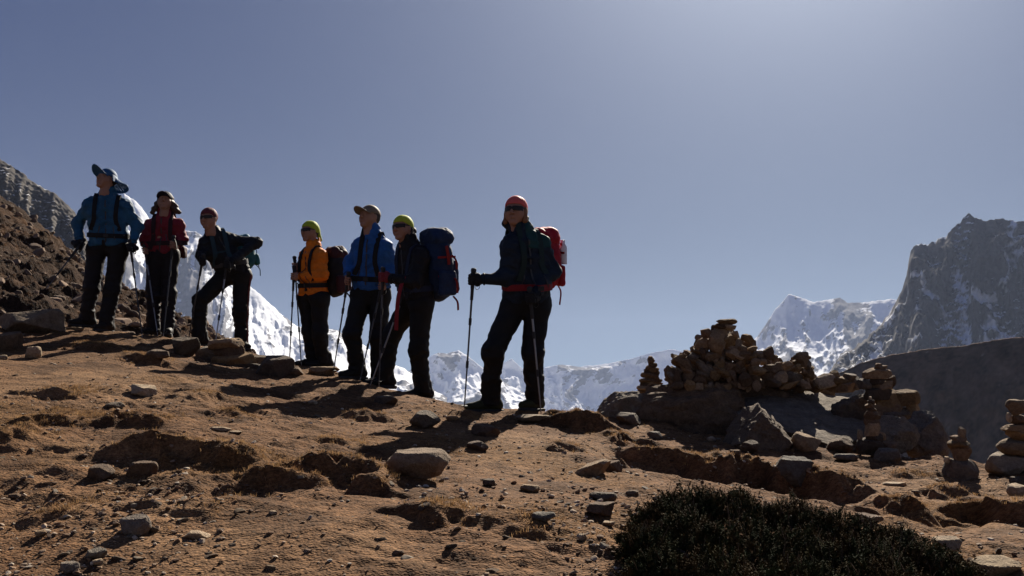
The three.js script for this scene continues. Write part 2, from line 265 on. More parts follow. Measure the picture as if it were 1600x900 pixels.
// snow lies where the face is flat enough to hold it; its edge is broken by the relief
// in gullies and on ledges of a rock wall
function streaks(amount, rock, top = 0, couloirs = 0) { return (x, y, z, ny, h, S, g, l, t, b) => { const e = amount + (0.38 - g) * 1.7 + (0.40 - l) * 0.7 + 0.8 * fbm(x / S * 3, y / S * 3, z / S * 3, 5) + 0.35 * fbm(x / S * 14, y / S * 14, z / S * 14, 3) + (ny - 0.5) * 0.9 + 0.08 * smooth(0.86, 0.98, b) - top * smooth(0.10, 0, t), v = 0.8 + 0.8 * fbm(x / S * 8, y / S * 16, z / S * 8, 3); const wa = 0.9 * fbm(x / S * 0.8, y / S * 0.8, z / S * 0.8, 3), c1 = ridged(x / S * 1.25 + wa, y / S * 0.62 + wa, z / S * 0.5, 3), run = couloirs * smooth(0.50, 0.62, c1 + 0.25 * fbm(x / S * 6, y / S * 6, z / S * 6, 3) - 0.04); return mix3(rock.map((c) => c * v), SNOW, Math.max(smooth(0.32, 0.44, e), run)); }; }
function snowOn(limit, rock, soft = 0.08, freq = 1) { return (x, y, z, ny, h, S) => { const e = ny + 0.30 * fbm(x / S * 5 * freq, y / S * 5 * freq, z / S * 5 * freq, 4); const v = 0.85 + 0.5 * fbm(x / S * 9, y / S * 9, z / S * 9, 3); return mix3(rock.map((c) => c * v), SNOW, smooth(limit - soft, limit + soft, e)); }; }

mountain({ name: 'mountain', label: 'highest snow-covered mountain, its long white slope descending behind the leaning hiker', D: 4300, front: 1250, back: 1000, base: 50, nu: 420, nv: 210, seed: 1.7, jag: 14, ribs: 120, mid: 0.22, steep: 1.75, ribScale: 300,
  crest: [[60, 372], [110, 345], [150, 318], [185, 302], [200, 309], [215, 324], [232, 346], [262, 368], [288, 360], [302, 361], [322, 373], [345, 398], [372, 428], [397, 452], [420, 472], [447, 496], [465, 508], [492, 516], [512, 513], [530, 517], [552, 529], [574, 541], [607, 566], [634, 576], [660, 596], [700, 625]],
  color: streaks(0.55, [0.20, 0.195, 0.20]) });
mountain({ name: 'mountain', label: 'small pointed snow peak between the black-jacketed hiker and the rightmost hiker', D: 5900, front: 620, back: 900, base: 60, nu: 230, nv: 160, seed: 5.2, jag: 9, ribs: 110, mid: 0.25, steep: 1.25, ribScale: 300,
  crest: [[560, 622], [610, 597], [640, 580], [668, 560], [686, 551], [700, 553], [717, 547], [732, 556], [752, 573], [775, 590], [800, 604], [840, 625]],
  color: streaks(0.40, [0.19, 0.185, 0.19]) });
mountain({ name: 'mountain', label: 'low hazy snow wall running behind the rightmost hiker to the cairns', D: 6800, front: 640, back: 1200, base: 60, nu: 420, nv: 160, seed: 9.4, jag: 9, ribs: 120, mid: 0.25, steep: 1.35, ribScale: 340,
  crest: [[740, 600], [765, 580], [787, 567], [800, 560], [817, 577], [835, 582], [852, 574], [874, 570], [905, 573], [949, 568], [984, 561], [1014, 552], [1049, 546], [1085, 553], [1130, 575], [1180, 600]],
  color: streaks(0.50, [0.22, 0.215, 0.22]) });
mountain({ name: 'mountain', label: 'snow-streaked peak with a glacier at its foot, right of the big cairn', D: 6000, front: 1850, back: 1000, base: 60, nu: 330, nv: 220, seed: 13.1, jag: 9, ribs: 130, mid: 0.35, steep: 2.0, ribScale: 280,
  crest: [[1040, 612], [1100, 585], [1150, 553], [1180, 527], [1198, 502], [1210, 483], [1221, 472], [1232, 459], [1250, 465], [1270, 472], [1286, 469], [1300, 467], [1312, 465], [1323, 473], [1347, 473], [1393, 467], [1450, 480], [1520, 500]],
  color: streaks(0.20, [0.17, 0.165, 0.17], 0.1) });
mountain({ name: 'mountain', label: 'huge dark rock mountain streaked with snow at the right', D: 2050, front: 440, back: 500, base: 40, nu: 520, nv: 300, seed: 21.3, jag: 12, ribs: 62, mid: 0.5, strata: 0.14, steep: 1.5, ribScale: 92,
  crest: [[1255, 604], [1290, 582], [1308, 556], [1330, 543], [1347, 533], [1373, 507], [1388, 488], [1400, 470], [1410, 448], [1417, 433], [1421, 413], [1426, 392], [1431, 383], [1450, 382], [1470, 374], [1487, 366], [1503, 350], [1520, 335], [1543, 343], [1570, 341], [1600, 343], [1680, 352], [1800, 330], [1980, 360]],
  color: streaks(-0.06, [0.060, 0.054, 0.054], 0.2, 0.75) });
mountain({ name: 'mountain', label: 'grey rocky mountainside at the far left behind the brown slope', D: 620, front: 130, back: 200, base: 10, nu: 220, nv: 150, seed: 31.9, jag: 2.4, ribs: 9, strata: 0.3, rough: 2.5, steep: 1.25, ribScale: 15,
  crest: [[-420, 20], [-260, 90], [-120, 175], [0, 256], [22, 268], [40, 283], [58, 293], [76, 301], [95, 318], [110, 331], [118, 345], [130, 372], [160, 430], [210, 520]],
  color: snowOn(0.92, [0.11, 0.10, 0.09], 0.05, 1.2) });
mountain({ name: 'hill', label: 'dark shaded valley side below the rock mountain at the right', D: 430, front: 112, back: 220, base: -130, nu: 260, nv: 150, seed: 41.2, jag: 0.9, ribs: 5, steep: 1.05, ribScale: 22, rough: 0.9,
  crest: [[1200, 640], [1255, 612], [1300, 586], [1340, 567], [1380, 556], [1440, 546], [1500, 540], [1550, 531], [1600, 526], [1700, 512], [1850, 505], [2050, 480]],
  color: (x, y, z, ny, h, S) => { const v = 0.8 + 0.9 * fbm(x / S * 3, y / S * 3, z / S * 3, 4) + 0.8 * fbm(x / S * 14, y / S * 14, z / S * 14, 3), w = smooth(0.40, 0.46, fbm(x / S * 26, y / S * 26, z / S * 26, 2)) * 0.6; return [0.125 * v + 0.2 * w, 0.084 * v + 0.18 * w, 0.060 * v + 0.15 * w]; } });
{ // valley floor far below, out to the feet of the mountains
  const g = new THREE.PlaneGeometry(14500, 14500, 60, 60); g.rotateX(-Math.PI / 2); const p = g.attributes.position;
  for (let i = 0; i < p.count; i++) p.setY(i, -150 + 30 * fbm(p.getX(i) / 900, 2, p.getZ(i) / 900, 3));
  structure('valley', g, new THREE.MeshStandardMaterial({ color: rgb(0.09, 0.075, 0.055), roughness: 1 }), 'brown valley floor far below the ridge');
}
{ // the slope that climbs behind the leftmost hikers
  const crest = [[-520, 20], [-300, 150], [-120, 240], [0, 306], [40, 330], [80, 362], [115, 392], [160, 432], [200, 455], [240, 476], [285, 498], [330, 519], [370, 541], [405, 560], [450, 588], [520, 640]];
  const nu = 420, nv = 220, rows = nv + 30, pos = new Float32Array(nu * rows * 3), uv = new Float32Array(nu * rows * 2), col = new Float32Array(nu * rows * 3), idx = [];
  for (let i = 0; i < nu; i++) {
    const px = lerp(-520, 520, i / (nu - 1)), r = ray(px, 450), Dc = lerp(30, 17, clamp((px + 100) / 600)), Df = lerp(12.2, 12.6, clamp(px / 400));
    const c = at(px, crestAt(crest, px), Dc), fx = r.x * Df, fz = (r.z) * Df, fy = Math.min(ground(fx, fz) - 0.25, c.y - 0.4);
    for (let j = 0; j < rows; j++) {
      const k = j * nu + i; let x, y, z;
      if (j < nv) { const t = j / (nv - 1); x = lerp(fx, c.x, t); z = lerp(fz, c.z, t); y = lerp(fy, c.y, t ** 0.95); const w = smooth(0, 0.1, t);
        const b = 0.55 * fbm(x * 0.42, 3, z * 0.42, 3) + 0.5 * Math.max(0, fbm(x * 1.1, 5, z * 1.1, 4)) + 0.16 * fbm(x * 4, 6, z * 4, 3); y += b * w * lerp(1, 0.5, smooth(0.85, 1, t)); }
      else { const t = (j - nv + 1) / 30; x = c.x * (1 + 0.5 * t); z = c.z * (1 + 0.5 * t); y = c.y - 7 * t * t - 1.5 * t + 0.25 * fbm(x * 0.42, 3, z * 0.42, 3); }
      pos.set([x, y, z], k * 3); uv.set([x / 1.7, z / 1.7], k * 2);
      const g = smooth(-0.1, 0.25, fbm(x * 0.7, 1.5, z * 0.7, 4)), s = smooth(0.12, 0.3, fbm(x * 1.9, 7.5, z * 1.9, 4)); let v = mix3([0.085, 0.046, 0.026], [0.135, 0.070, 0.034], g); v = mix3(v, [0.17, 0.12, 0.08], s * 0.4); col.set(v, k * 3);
    }
  }
  for (let j = 0; j < rows - 1; j++) for (let i = 0; i < nu - 1; i++) { const k = j * nu + i; idx.push(k, k + 1, k + nu, k + 1, k + nu + 1, k + nu); }
  const g = new THREE.BufferGeometry(); g.setAttribute('position', new THREE.BufferAttribute(pos, 3)); g.setAttribute('uv', new THREE.BufferAttribute(uv, 2)); g.setAttribute('color', new THREE.BufferAttribute(col, 3)); g.setIndex(idx); g.computeVertexNormals();
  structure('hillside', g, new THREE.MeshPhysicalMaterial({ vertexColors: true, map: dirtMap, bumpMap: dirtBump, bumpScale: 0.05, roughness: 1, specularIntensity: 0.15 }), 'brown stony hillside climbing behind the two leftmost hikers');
}

// ---------------------------------------------------------------- stones
function rockGeo(seed, detail, sx, sy, sz, { planes = 11, rough = 0.05, cut = [0.6, 0.95], crease = 0.55, freq = 1, uvs = 1 / 0.6, flat = 0.62, extra = [], sharp = 0.03 } = {}) {
  const R = rng(seed); let g = new THREE.IcosahedronGeometry(1, detail); g.deleteAttribute('uv'); g.deleteAttribute('normal'); g = mergeVertices(g, 1e-4);
  const ps = []; for (let i = 0; i < planes; i++) { const u = R() * 2 - 1, a = R() * 6.283, s = Math.sqrt(1 - u * u); ps.push([s * Math.cos(a), u, s * Math.sin(a), lerp(cut[0], cut[1], R())]); }
  ps.push([(R() - 0.5) * 0.3, 0.95, 0.1 + R() * 0.25, flat * lerp(0.9, 1.1, R())]); for (const q of extra) ps.push(q);
  const p = g.attributes.position, d = V(), o = R() * 50;
  for (let i = 0; i < p.count; i++) {
    d.fromBufferAttribute(p, i).normalize(); let r = 1.05;
    for (const q of ps) { const c = d.x * q[0] + d.y * q[1] + d.z * q[2]; if (c > 0.05) { const t = q[3] / c, h = clamp(0.5 + 0.5 * (t - r) / sharp); r = lerp(t, r, h) - sharp * h * (1 - h); } }
    r *= 1 + rough * (fbm(d.x * 2.2 * freq + o, d.y * 2.2 * freq, d.z * 2.2 * freq, 4) * 2 + 0.45 * fbm(d.x * 9 * freq, d.y * 9 * freq + o, d.z * 9 * freq, 3));
    p.setXYZ(i, d.x * r * sx, d.y * r * sy, d.z * r * sz);
  }
  return boxUV(crease ? toCreasedNormals(g, crease) : (g.computeVertexNormals(), g), uvs);
}
const rockMats = {};
function rockMat(c) { c = c.map((v, i) => v * [1.75, 1.60, 1.42][i]); const k = c.join(); return rockMats[k] ??= new THREE.MeshPhysicalMaterial({ color: rgb(...c), map: rockMap, bumpMap: rockBump, bumpScale: 0.012, roughness: 0.95, specularIntensity: 0.3 }); }
const TAN = [0.25, 0.185, 0.122], PALE = [0.36, 0.295, 0.22], GREY = [0.175, 0.152, 0.128], BROWN = [0.145, 0.100, 0.066], DARK = [0.105, 0.085, 0.070], OCHRE = [0.21, 0.142, 0.075], BLUEGREY = [0.145, 0.135, 0.128];
let rockSeed = 100;
function rock(px, py, w, h, c, label, { name = 'rock', detail = 9, sink = 0.22, turn, tilt = 0, deep = 0.85, ...o } = {}) {
  const p = on(px, py); if (!p) { console.log('no ground at', px, py, label); return; }
  const m = mpp(p), R = rng(++rockSeed), sx = w * m / 2 * 1.08, sy = h * m / 2 / (1 - sink * 0.5) * 1.02, sz = sx * deep;
  const r = mesh(numbered(name), rockGeo(rockSeed, detail, sx, sy, sz, o), rockMat(c), scene);
  const dir = V(p.x, 0, p.z).normalize(), q = p.clone().addScaledVector(dir, sz * 0.55);
  r.position.set(q.x, Math.min(p.y, ground(q.x, q.z)) + sy * (1 - sink * 1.4), q.z);
  r.rotation.set(0.08 * (R() - 0.5), turn ?? (R() - 0.5) * 0.6, tilt); r.userData = { label, category: name }; return r;
}
// boulders that carry the big cairn
function boulder(px, py, w, h, d, c, label, o = {}) {
  const p = at(px, py, d), m = d / FOCAL, sx = w * m / 2 * 1.1, sy = h * m / 2 * 1.12, sz = o.long ?? sx * (o.deep ?? 0.7);
  if (o.faces) o.extra = o.faces.map(([x, y, z, D]) => { const l = Math.hypot(x * sx, y * sy, z * sz); return [x * sx / l, y * sy / l, z * sz / l, D / l]; });   // broken faces: direction and distance in metres
  const r = mesh(numbered('boulder'), rockGeo(++rockSeed, 22, sx, sy, sz, { planes: 13, rough: 0.10, cut: [0.66, 0.98], crease: 0.7, freq: 1.6, flat: 0.84, ...o }), rockMat(c), scene);
  r.position.copy(p); r.rotation.set(o.rx ?? 0, o.ry ?? 0, o.rz ?? 0); r.userData = { label, category: 'boulder' }; return r;
}
boulder(975, 648, 92, 66, 8.0, GREY, 'grey boulder below the small pyramid cairn', { deep: 0.8 });
boulder(1078, 657, 195, 108, 8.0, BROWN, 'large dark brown boulder under the left half of the big cairn', { rz: 0.08, deep: 0.55 });
boulder(1262, 668, 262, 140, 7.75, GREY, 'broad grey boulder under the right half of the big cairn', { rz: -0.06, long: 1.05, rough: 0.09, faces: [[0.04, 0.935, 0.35, 0.14], [0.45, 0.83, 0.33, 0.36], [-0.30, 0.90, 0.32, 0.24]] });
boulder(1186, 674, 98, 78, 7.0, [0.13, 0.10, 0.074], 'triangular boulder standing in front of the big cairn', { planes: 6, cut: [0.8, 1], long: 0.3, flat: 1, faces: [[-0.72, 0.66, 0.2, 0.11], [0.70, 0.66, 0.28, 0.12], [0.1, 0.3, 0.95, 0.16]] });
boulder(1396, 678, 66, 58, 7.2, GREY, 'rounded grey boulder right of the slender cairn', { extra: [[-0.3, 0.75, 0.6, 0.62]] });
boulder(1446, 682, 66, 80, 7.3, BLUEGREY, 'tall grey boulder at the drop, right of the slender cairn', { extra: [[-0.55, 0.6, 0.55, 0.66]] });
boulder(1340, 648, 70, 70, 7.7, DARK, 'dark boulder behind the slender cairn', {});
boulder(1160, 640, 230, 92, 8.4, DARK, 'dark boulder directly below the stones of the big cairn', {});

// piles: each stone a mesh of its own under its cairn
function stoneInto(parent, p, sx, sy, sz, c, { detail = 6, turn, tilt = 0, slab = true, ...o } = {}) {
  if (slab) { sy *= 1.75; o.flat = 0.56; o.extra = [[0, -1, 0.05, 0.56]]; }
  const R = rng(++rockSeed), tone = [0.72, 1, 1.3][R() * 3 | 0], s = mesh('stone', rockGeo(rockSeed, detail, sx, sy, sz, { planes: 10, rough: 0.045, cut: [0.55, 0.92], crease: 0.35, sharp: 0.018, ...o }), rockMat(c.map((v) => v * tone)), parent);
  s.position.copy(p).sub(parent.position); s.rotation.set((R() - 0.5) * 0.12, turn ?? (R() - 0.5) * 0.9, tilt + (R() - 0.5) * 0.10); return s;
}
function cairn(label, d, stones, name = 'cairn', deep = 0.85, slab = true) {       // stones: [px, py, width, height, colour, tilt], the lowest first
  const b = stones[0], base = at(b[0], b[1] + b[3] / 2, d), t = thing(name, label, name === 'cairn' ? 'cairn' : 'stone pile', base), m = d / FOCAL;
  for (const [px, py, w, h, c, tilt = 0, dz = 0, dd = deep] of stones) stoneInto(t, at(px, py, d - dz), w * m / 2 * 1.1, h * m / 2 * 1.22, w * m / 2 * dd, c, slab ? { tilt } : { tilt, slab, flat: 0.8, detail: 10, planes: 14, cut: [0.72, 1], sharp: 0.06 });
  return t;
}
{ // the big cairn: heaped stones in three layers
  const d = 8.15, m = d / FOCAL, base = at(1160, 602, d), t = thing('cairn', 'big heaped cairn of many stones on the boulders', 'cairn', base);
  const top = [[1042, 600], [1047, 572], [1062, 549], [1080, 536], [1092, 524], [1110, 512], [1120, 502], [1136, 500], [1148, 512], [1158, 522], [1172, 524], [1180, 540], [1190, 548], [1203, 540], [1214, 552], [1222, 562], [1235, 564], [1248, 552], [1262, 552], [1268, 574], [1274, 592], [1280, 602]];
  const R = rng(9), tones = [TAN, BROWN, OCHRE, GREY, [0.18, 0.13, 0.088], [0.22, 0.165, 0.115]];
  for (let layer = 0; layer < 4; layer++) for (let y = 616 - layer * 3; y > 498;) {
    const hh = lerp(8, 19, R());
    for (let x = 1036 + R() * 12; x < 1282;) {
      const w = lerp(9, 32, R() ** 1.9), cx = x + w / 2, lim = crestAt(top, cx) + 3, cy = y - hh / 2 + (R() - 0.5) * 9;
      if (cy - hh * 0.36 > lim && !(layer === 2 && R() < 0.35)) stoneInto(t, at(cx, cy, d + (layer - 1) * 0.13 * -1 + (R() - 0.5) * 0.06 + (608 - cy) * 0.0012), w * m / 2 * 1.16, hh * m / 2 * lerp(1.15, 1.7, R()), w * m / 2 * lerp(0.7, 1, R()), tones[R() * 6 | 0], { tilt: (R() - 0.5) * 1.1, detail: 5, slab: false, planes: 8, cut: [0.42, 0.86], crease: 0.25, sharp: 0.01, rough: 0.03, flat: lerp(0.5, 0.95, R()) });
      x += w * lerp(0.82, 0.98, R());
    }
    y -= hh * 0.78;
  }
  for (const [px, py, w, h, c, tilt] of [[1134, 503, 30, 9, TAN, 0.05], [1142, 511, 26, 8, PALE, -0.1], [1128, 511, 22, 11, BROWN, 0], [1168, 529, 21, 13, OCHRE, 0], [1124, 532, 36, 34, TAN, 0.3], [1102, 521, 18, 13, BROWN, 0.1], [1202, 551, 19, 18, BROWN, 0.3], [1253, 561, 21, 25, TAN, 0.08], [1263, 583, 24, 17, OCHRE, 0], [1178, 574, 18, 16, OCHRE, 0.1], [1140, 575, 32, 22, BROWN, 0], [1145, 553, 34, 19, TAN, -0.05], [1058, 584, 17, 20, TAN, 0.1], [1047, 586, 15, 34, BROWN, 0], [1104, 584, 30, 27, [0.12, 0.10, 0.08], 0.1], [1224, 592, 17, 8, PALE, -0.2], [1185, 553, 15, 11, GREY, 0]])
    stoneInto(t, at(px, py, d - 0.2), w * m / 2 * 1.12, h * m / 2 * 1.25, w * m / 2 * 0.8, c, { tilt, detail: 7, slab: false, planes: 9, cut: [0.5, 0.92], crease: 0.3, sharp: 0.015, rough: 0.035, flat: 0.8 });
}
{ const R = rng(19), tones = [BROWN, TAN, OCHRE, DARK], st = []; for (let i = 0; i < 13; i++) { const f = i / 12; st.push([1018 - f * 1.5 + (R() - 0.5) * 3, 611 - f * 49, lerp(46, 10, f ** 0.85) * lerp(0.92, 1.08, R()), 6.2, tones[R() * 4 | 0], (R() - 0.5) * 0.14]); } st.push([1016, 559, 7, 4, OCHRE], [1036, 607, 12, 8, TAN, 0.3]);
  cairn('small pyramid cairn of thin flat stones left of the big cairn', 8.35, st); }
cairn('slender stepped cairn tapering to a tip, in front of the grey boulder', 6.95, [[1362, 699, 42, 20, DARK], [1362, 686, 30, 14, DARK], [1362, 671, 27, 18, TAN], [1362, 659, 22, 9, BROWN], [1362, 652, 25, 7, BROWN], [1361, 646, 20, 7, DARK], [1361, 640, 16, 6, BROWN], [1360, 634, 16, 6, BROWN], [1360, 628, 12, 6, DARK], [1360, 623, 7, 5, PALE], [1344, 680, 8, 12, PALE], [1379, 682, 9, 10, TAN], [1388, 697, 26, 10, BROWN, 0, -0.05]]);
cairn('squat dark cairn of five flat stones near the drop', 6.05, [[1502, 738, 50, 34, DARK, -0.15], [1500, 707, 32, 22, BROWN], [1499, 694, 33, 9, OCHRE], [1496, 686, 24, 8, BROWN], [1503, 678, 14, 14, TAN], [1479, 718, 11, 7, PALE], [1485, 698, 7, 5, TAN]]);
cairn('tall rounded cairn cut by the right edge of the photo', 6.2, [[1570, 724, 66, 32, GREY, 0.05], [1602, 724, 44, 34, DARK], [1590, 698, 62, 24, TAN, 0.03], [1594, 679, 42, 20, OCHRE], [1592, 668, 50, 10, TAN, 0.05], [1592, 655, 32, 14, BROWN], [1577, 652, 9, 13, PALE], [1588, 636, 30, 24, TAN, 0.1], [1602, 632, 14, 13, GREY]], 'cairn', 0.85, false);
cairn('cairn of blocky tan stones stacked on the boulders behind the slender cairn', 7.5, [[1398, 652, 56, 20, DARK], [1386, 640, 44, 22, BROWN], [1428, 637, 22, 16, TAN], [1388, 625, 36, 22, OCHRE], [1414, 622, 44, 20, OCHRE, 0.15], [1372, 616, 40, 16, DARK], [1380, 604, 38, 14, TAN], [1391, 598, 16, 16, BROWN], [1370, 596, 26, 10, DARK], [1371, 584, 42, 14, TAN], [1376, 575, 22, 7, BROWN], [1374, 571, 12, 5, BROWN], [1350, 601, 24, 12, GREY]]);
cairn('low row of flat stones between the big cairn and the blocky cairn', 7.95, [[1317, 605, 50, 14, BROWN], [1316, 598, 40, 14, OCHRE, -0.1], [1290, 596, 34, 18, PALE, 0.2], [1303, 588, 16, 13, OCHRE], [1328, 590, 26, 10, DARK], [1335, 600, 20, 16, GREY], [1277, 598, 20, 12, TAN]], 'stone_row');
cairn('stack of flat brown slabs at the feet of the leaning hiker', 10.3, [[360, 577, 88, 15, DARK], [366, 564, 62, 20, OCHRE], [322, 566, 34, 16, DARK], [326, 553, 40, 18, GREY], [357, 549, 44, 14, BROWN], [348, 538, 58, 13, TAN, 0.06], [312, 571, 30, 8, DARK], [333, 570, 24, 6, PALE, 0.12]], 'slab_stack', 0.7);

// single rocks on the slope
rock(652, 744, 94, 50, [0.20, 0.155, 0.115], 'large pale boulder lying in the rightmost hiker\'s shadow', { detail: 18, name: 'boulder', rough: 0.045 });
rock(224, 619, 44, 22, PALE, 'cream angular rock on open dirt below the red-jacketed hiker', { tilt: -0.1 });
rock(156, 750, 42, 28, [0.12, 0.088, 0.064], 'brown block-shaped rock left of the long turf bank', { planes: 7, cut: [0.6, 0.8] });
rock(208, 836, 48, 38, [0.17, 0.15, 0.135], 'grey wedge-shaped rock casting a long shadow on the lower path', { planes: 7, cut: [0.6, 0.8] });
rock(306, 843, 42, 16, PALE, 'flat pale-tipped stone right of the grey wedge-shaped rock', {});
rock(150, 874, 38, 20, [0.15, 0.14, 0.125], 'grey slab lying below the grey wedge-shaped rock', { tilt: 0.15 });
rock(108, 896, 28, 22, [0.19, 0.17, 0.15], 'rounded grey stone in the gravel at the bottom edge', {});
rock(152, 884, 16, 12, PALE, 'small pale stone between grey slab and bottom edge', {});
rock(64, 838, 18, 12, TAN, 'small tan stone among the gravel at lower left', {});
rock(22, 780, 22, 10, BROWN, 'low brown stone near the left edge above the gravel', {});
rock(664, 670, 44, 34, [0.13, 0.11, 0.09], 'grey rounded stone between the two long hiker shadows', { detail: 12 });
rock(758, 682, 44, 24, [0.12, 0.082, 0.060], 'reddish-brown stone in the shadow before the rightmost hiker', {});
rock(746, 704, 34, 18, [0.11, 0.076, 0.056], 'second reddish stone, just below the first in the same shadow', {});
rock(926, 744, 60, 26, TAN, 'tan wedge slab at the left end of the big turf bank', { tilt: 0.28, sink: 0.3, detail: 12 });
rock(957, 738, 34, 22, BROWN, 'brown stone tucked behind the tan wedge slab', {});
rock(938, 806, 54, 26, [0.12, 0.084, 0.058], 'brown rounded rock left of the dark shrub', { detail: 12 });
rock(942, 784, 40, 18, [0.10, 0.082, 0.066], 'dark flat rock just above the brown rounded rock', {});
rock(990, 776, 22, 12, [0.14, 0.10, 0.07], 'small brown stone above the top of the shrub', {});
rock(828, 769, 28, 14, TAN, 'tan flat stone on the slope below the rightmost hiker', {});
rock(850, 815, 34, 18, [0.12, 0.115, 0.105], 'mottled grey rock halfway between boulder and shrub', {});
rock(909, 844, 15, 12, PALE, 'small pale upright stone left of the shrub', {});
rock(950, 822, 22, 9, PALE, 'pale flat stone touching the left side of the shrub', {});
rock(984, 664, 38, 24, [0.15, 0.13, 0.11], 'grey block on the ridge below the grey boulder', { planes: 8 });
rock(1024, 685, 24, 14, [0.14, 0.135, 0.13], 'small blue-grey stone in front of the dark brown boulder', {});
rock(1111, 690, 15, 9, PALE, 'small white stone in front of the big cairn\'s boulder', {});
rock(1170, 709, 30, 26, [0.09, 0.070, 0.055], 'dark pointed rock in front of the triangular boulder', { planes: 7, cut: [0.5, 0.8] });
rock(1148, 712, 18, 12, BROWN, 'small brown rock left of the dark pointed rock', {});
rock(1252, 692, 38, 24, BROWN, 'brown rock right behind the tan rounded rock', { tilt: -0.3 });
rock(1262, 705, 46, 32, TAN, 'tan rounded rock right of the triangular boulder', { tilt: -0.3 });
rock(1222, 690, 18, 12, PALE, 'small pale stone left of the tan rounded rock', {});
rock(1236, 748, 74, 46, [0.095, 0.088, 0.080], 'dark grey angular boulder on top of the big turf bank', { detail: 16, name: 'boulder', sink: 0.35, flat: 0.95, rough: 0.08 });
rock(1313, 706, 40, 28, [0.125, 0.090, 0.066], 'brown overhanging rock left of the slender cairn', { tilt: 0.25 });
rock(1322, 720, 34, 14, BLUEGREY, 'grey stone under the brown overhanging rock', {});
rock(1388, 722, 42, 26, [0.13, 0.12, 0.11], 'grey round rock at the foot of the slender cairn', {});
rock(1356, 820, 44, 22, [0.14, 0.10, 0.075], 'reddish stone half buried in the bank behind the shrub', { sink: 0.4 });
rock(1416, 836, 22, 12, PALE, 'small cream stone in the shaded bank behind the shrub', {});
rock(1480, 864, 48, 28, [0.24, 0.195, 0.145], 'pale lumpy rock right behind the shrub', {});
rock(1562, 902, 76, 34, [0.24, 0.19, 0.13], 'largest pale rock in the lower right corner', { detail: 12 });
rock(1594, 776, 34, 24, PALE, 'pale rounded rock at the right edge below the tall cairn', {});
rock(1566, 744, 32, 10, TAN, 'flat tan stone at the foot of the tall rounded cairn', {});
rock(1585, 754, 17, 11, DARK, 'small dark stone between flat tan stone and right edge', {});
rock(1400, 760, 36, 8, PALE, 'thin pale flake of stone on the bare patch below the slender cairn', {});
rock(1432, 770, 14, 5, TAN, 'tiny flat chip right of the thin pale flake', {});
rock(52, 520, 100, 50, [0.20, 0.16, 0.12], 'large pale-faced boulder at the far left of the ridge', { detail: 18, name: 'boulder' });
rock(50, 560, 26, 24, PALE, 'pale angular rock below the large left boulder', { planes: 8 });
rock(14, 546, 40, 36, BROWN, 'dark brown rock at the left edge below the large left boulder', {});
rock(4, 562, 13, 10, PALE, 'small pale stone at the left edge', {});
rock(118, 516, 28, 7, PALE, 'flat pale slab beside the teal-jacketed hiker\'s boots', {});
rock(286, 556, 46, 40, [0.10, 0.078, 0.058], 'dark round boulder left of the slab stack', { detail: 14, name: 'boulder' });
rock(246, 560, 32, 18, [0.13, 0.095, 0.068], 'brown stone left of the dark round boulder', {});
rock(428, 588, 58, 42, DARK, 'dark boulder right of the slab stack', { detail: 16, name: 'boulder' });
rock(412, 576, 40, 28, [0.14, 0.115, 0.085], 'pale-topped rock leaning behind the dark boulder', {});
rock(505, 586, 46, 18, TAN, 'low tan rock at the feet of the orange-jacketed hiker', {});
rock(462, 586, 24, 16, BROWN, 'brown stone left of the orange-jacketed hiker\'s boots', {});
rock(344, 673, 30, 8, PALE, 'pale thin slab lying alone on the path, left of its twin', {});
rock(369, 677, 20, 5, PALE, 'shorter thin slab right beside the pale thin slab', {});
rock(182, 638, 32, 13, [0.15, 0.125, 0.10], 'grey-brown stone below the cream angular rock', {});
rock(220, 742, 46, 30, [0.115, 0.08, 0.055], 'brown rock embedded in the left end of the long turf bank', { sink: 0.4 });
rock(834, 660, 56, 16, [0.20, 0.165, 0.125], 'pale flat stone under the rightmost hiker\'s boots', {});
rock(604, 632, 40, 18, DARK, 'dark stone on the ridge in front of the blue-jacketed hiker', {});
rock(427, 804, 14, 7, PALE, 'small white stone under the small round turf hollow', {});
rock(622, 868, 17, 10, BROWN, 'lone brown pebble on the bare lower slope', {});
rock(765, 760, 20, 15, DARK, 'small dark stone right of the large shadowed boulder', {});
rock(706, 656, 20, 8, TAN, 'small tan stone right of the black-jacketed hiker\'s boots', {});
rock(488, 632, 18, 8, PALE, 'little pale stone in the long shadow of the blue-jacketed hiker', {});

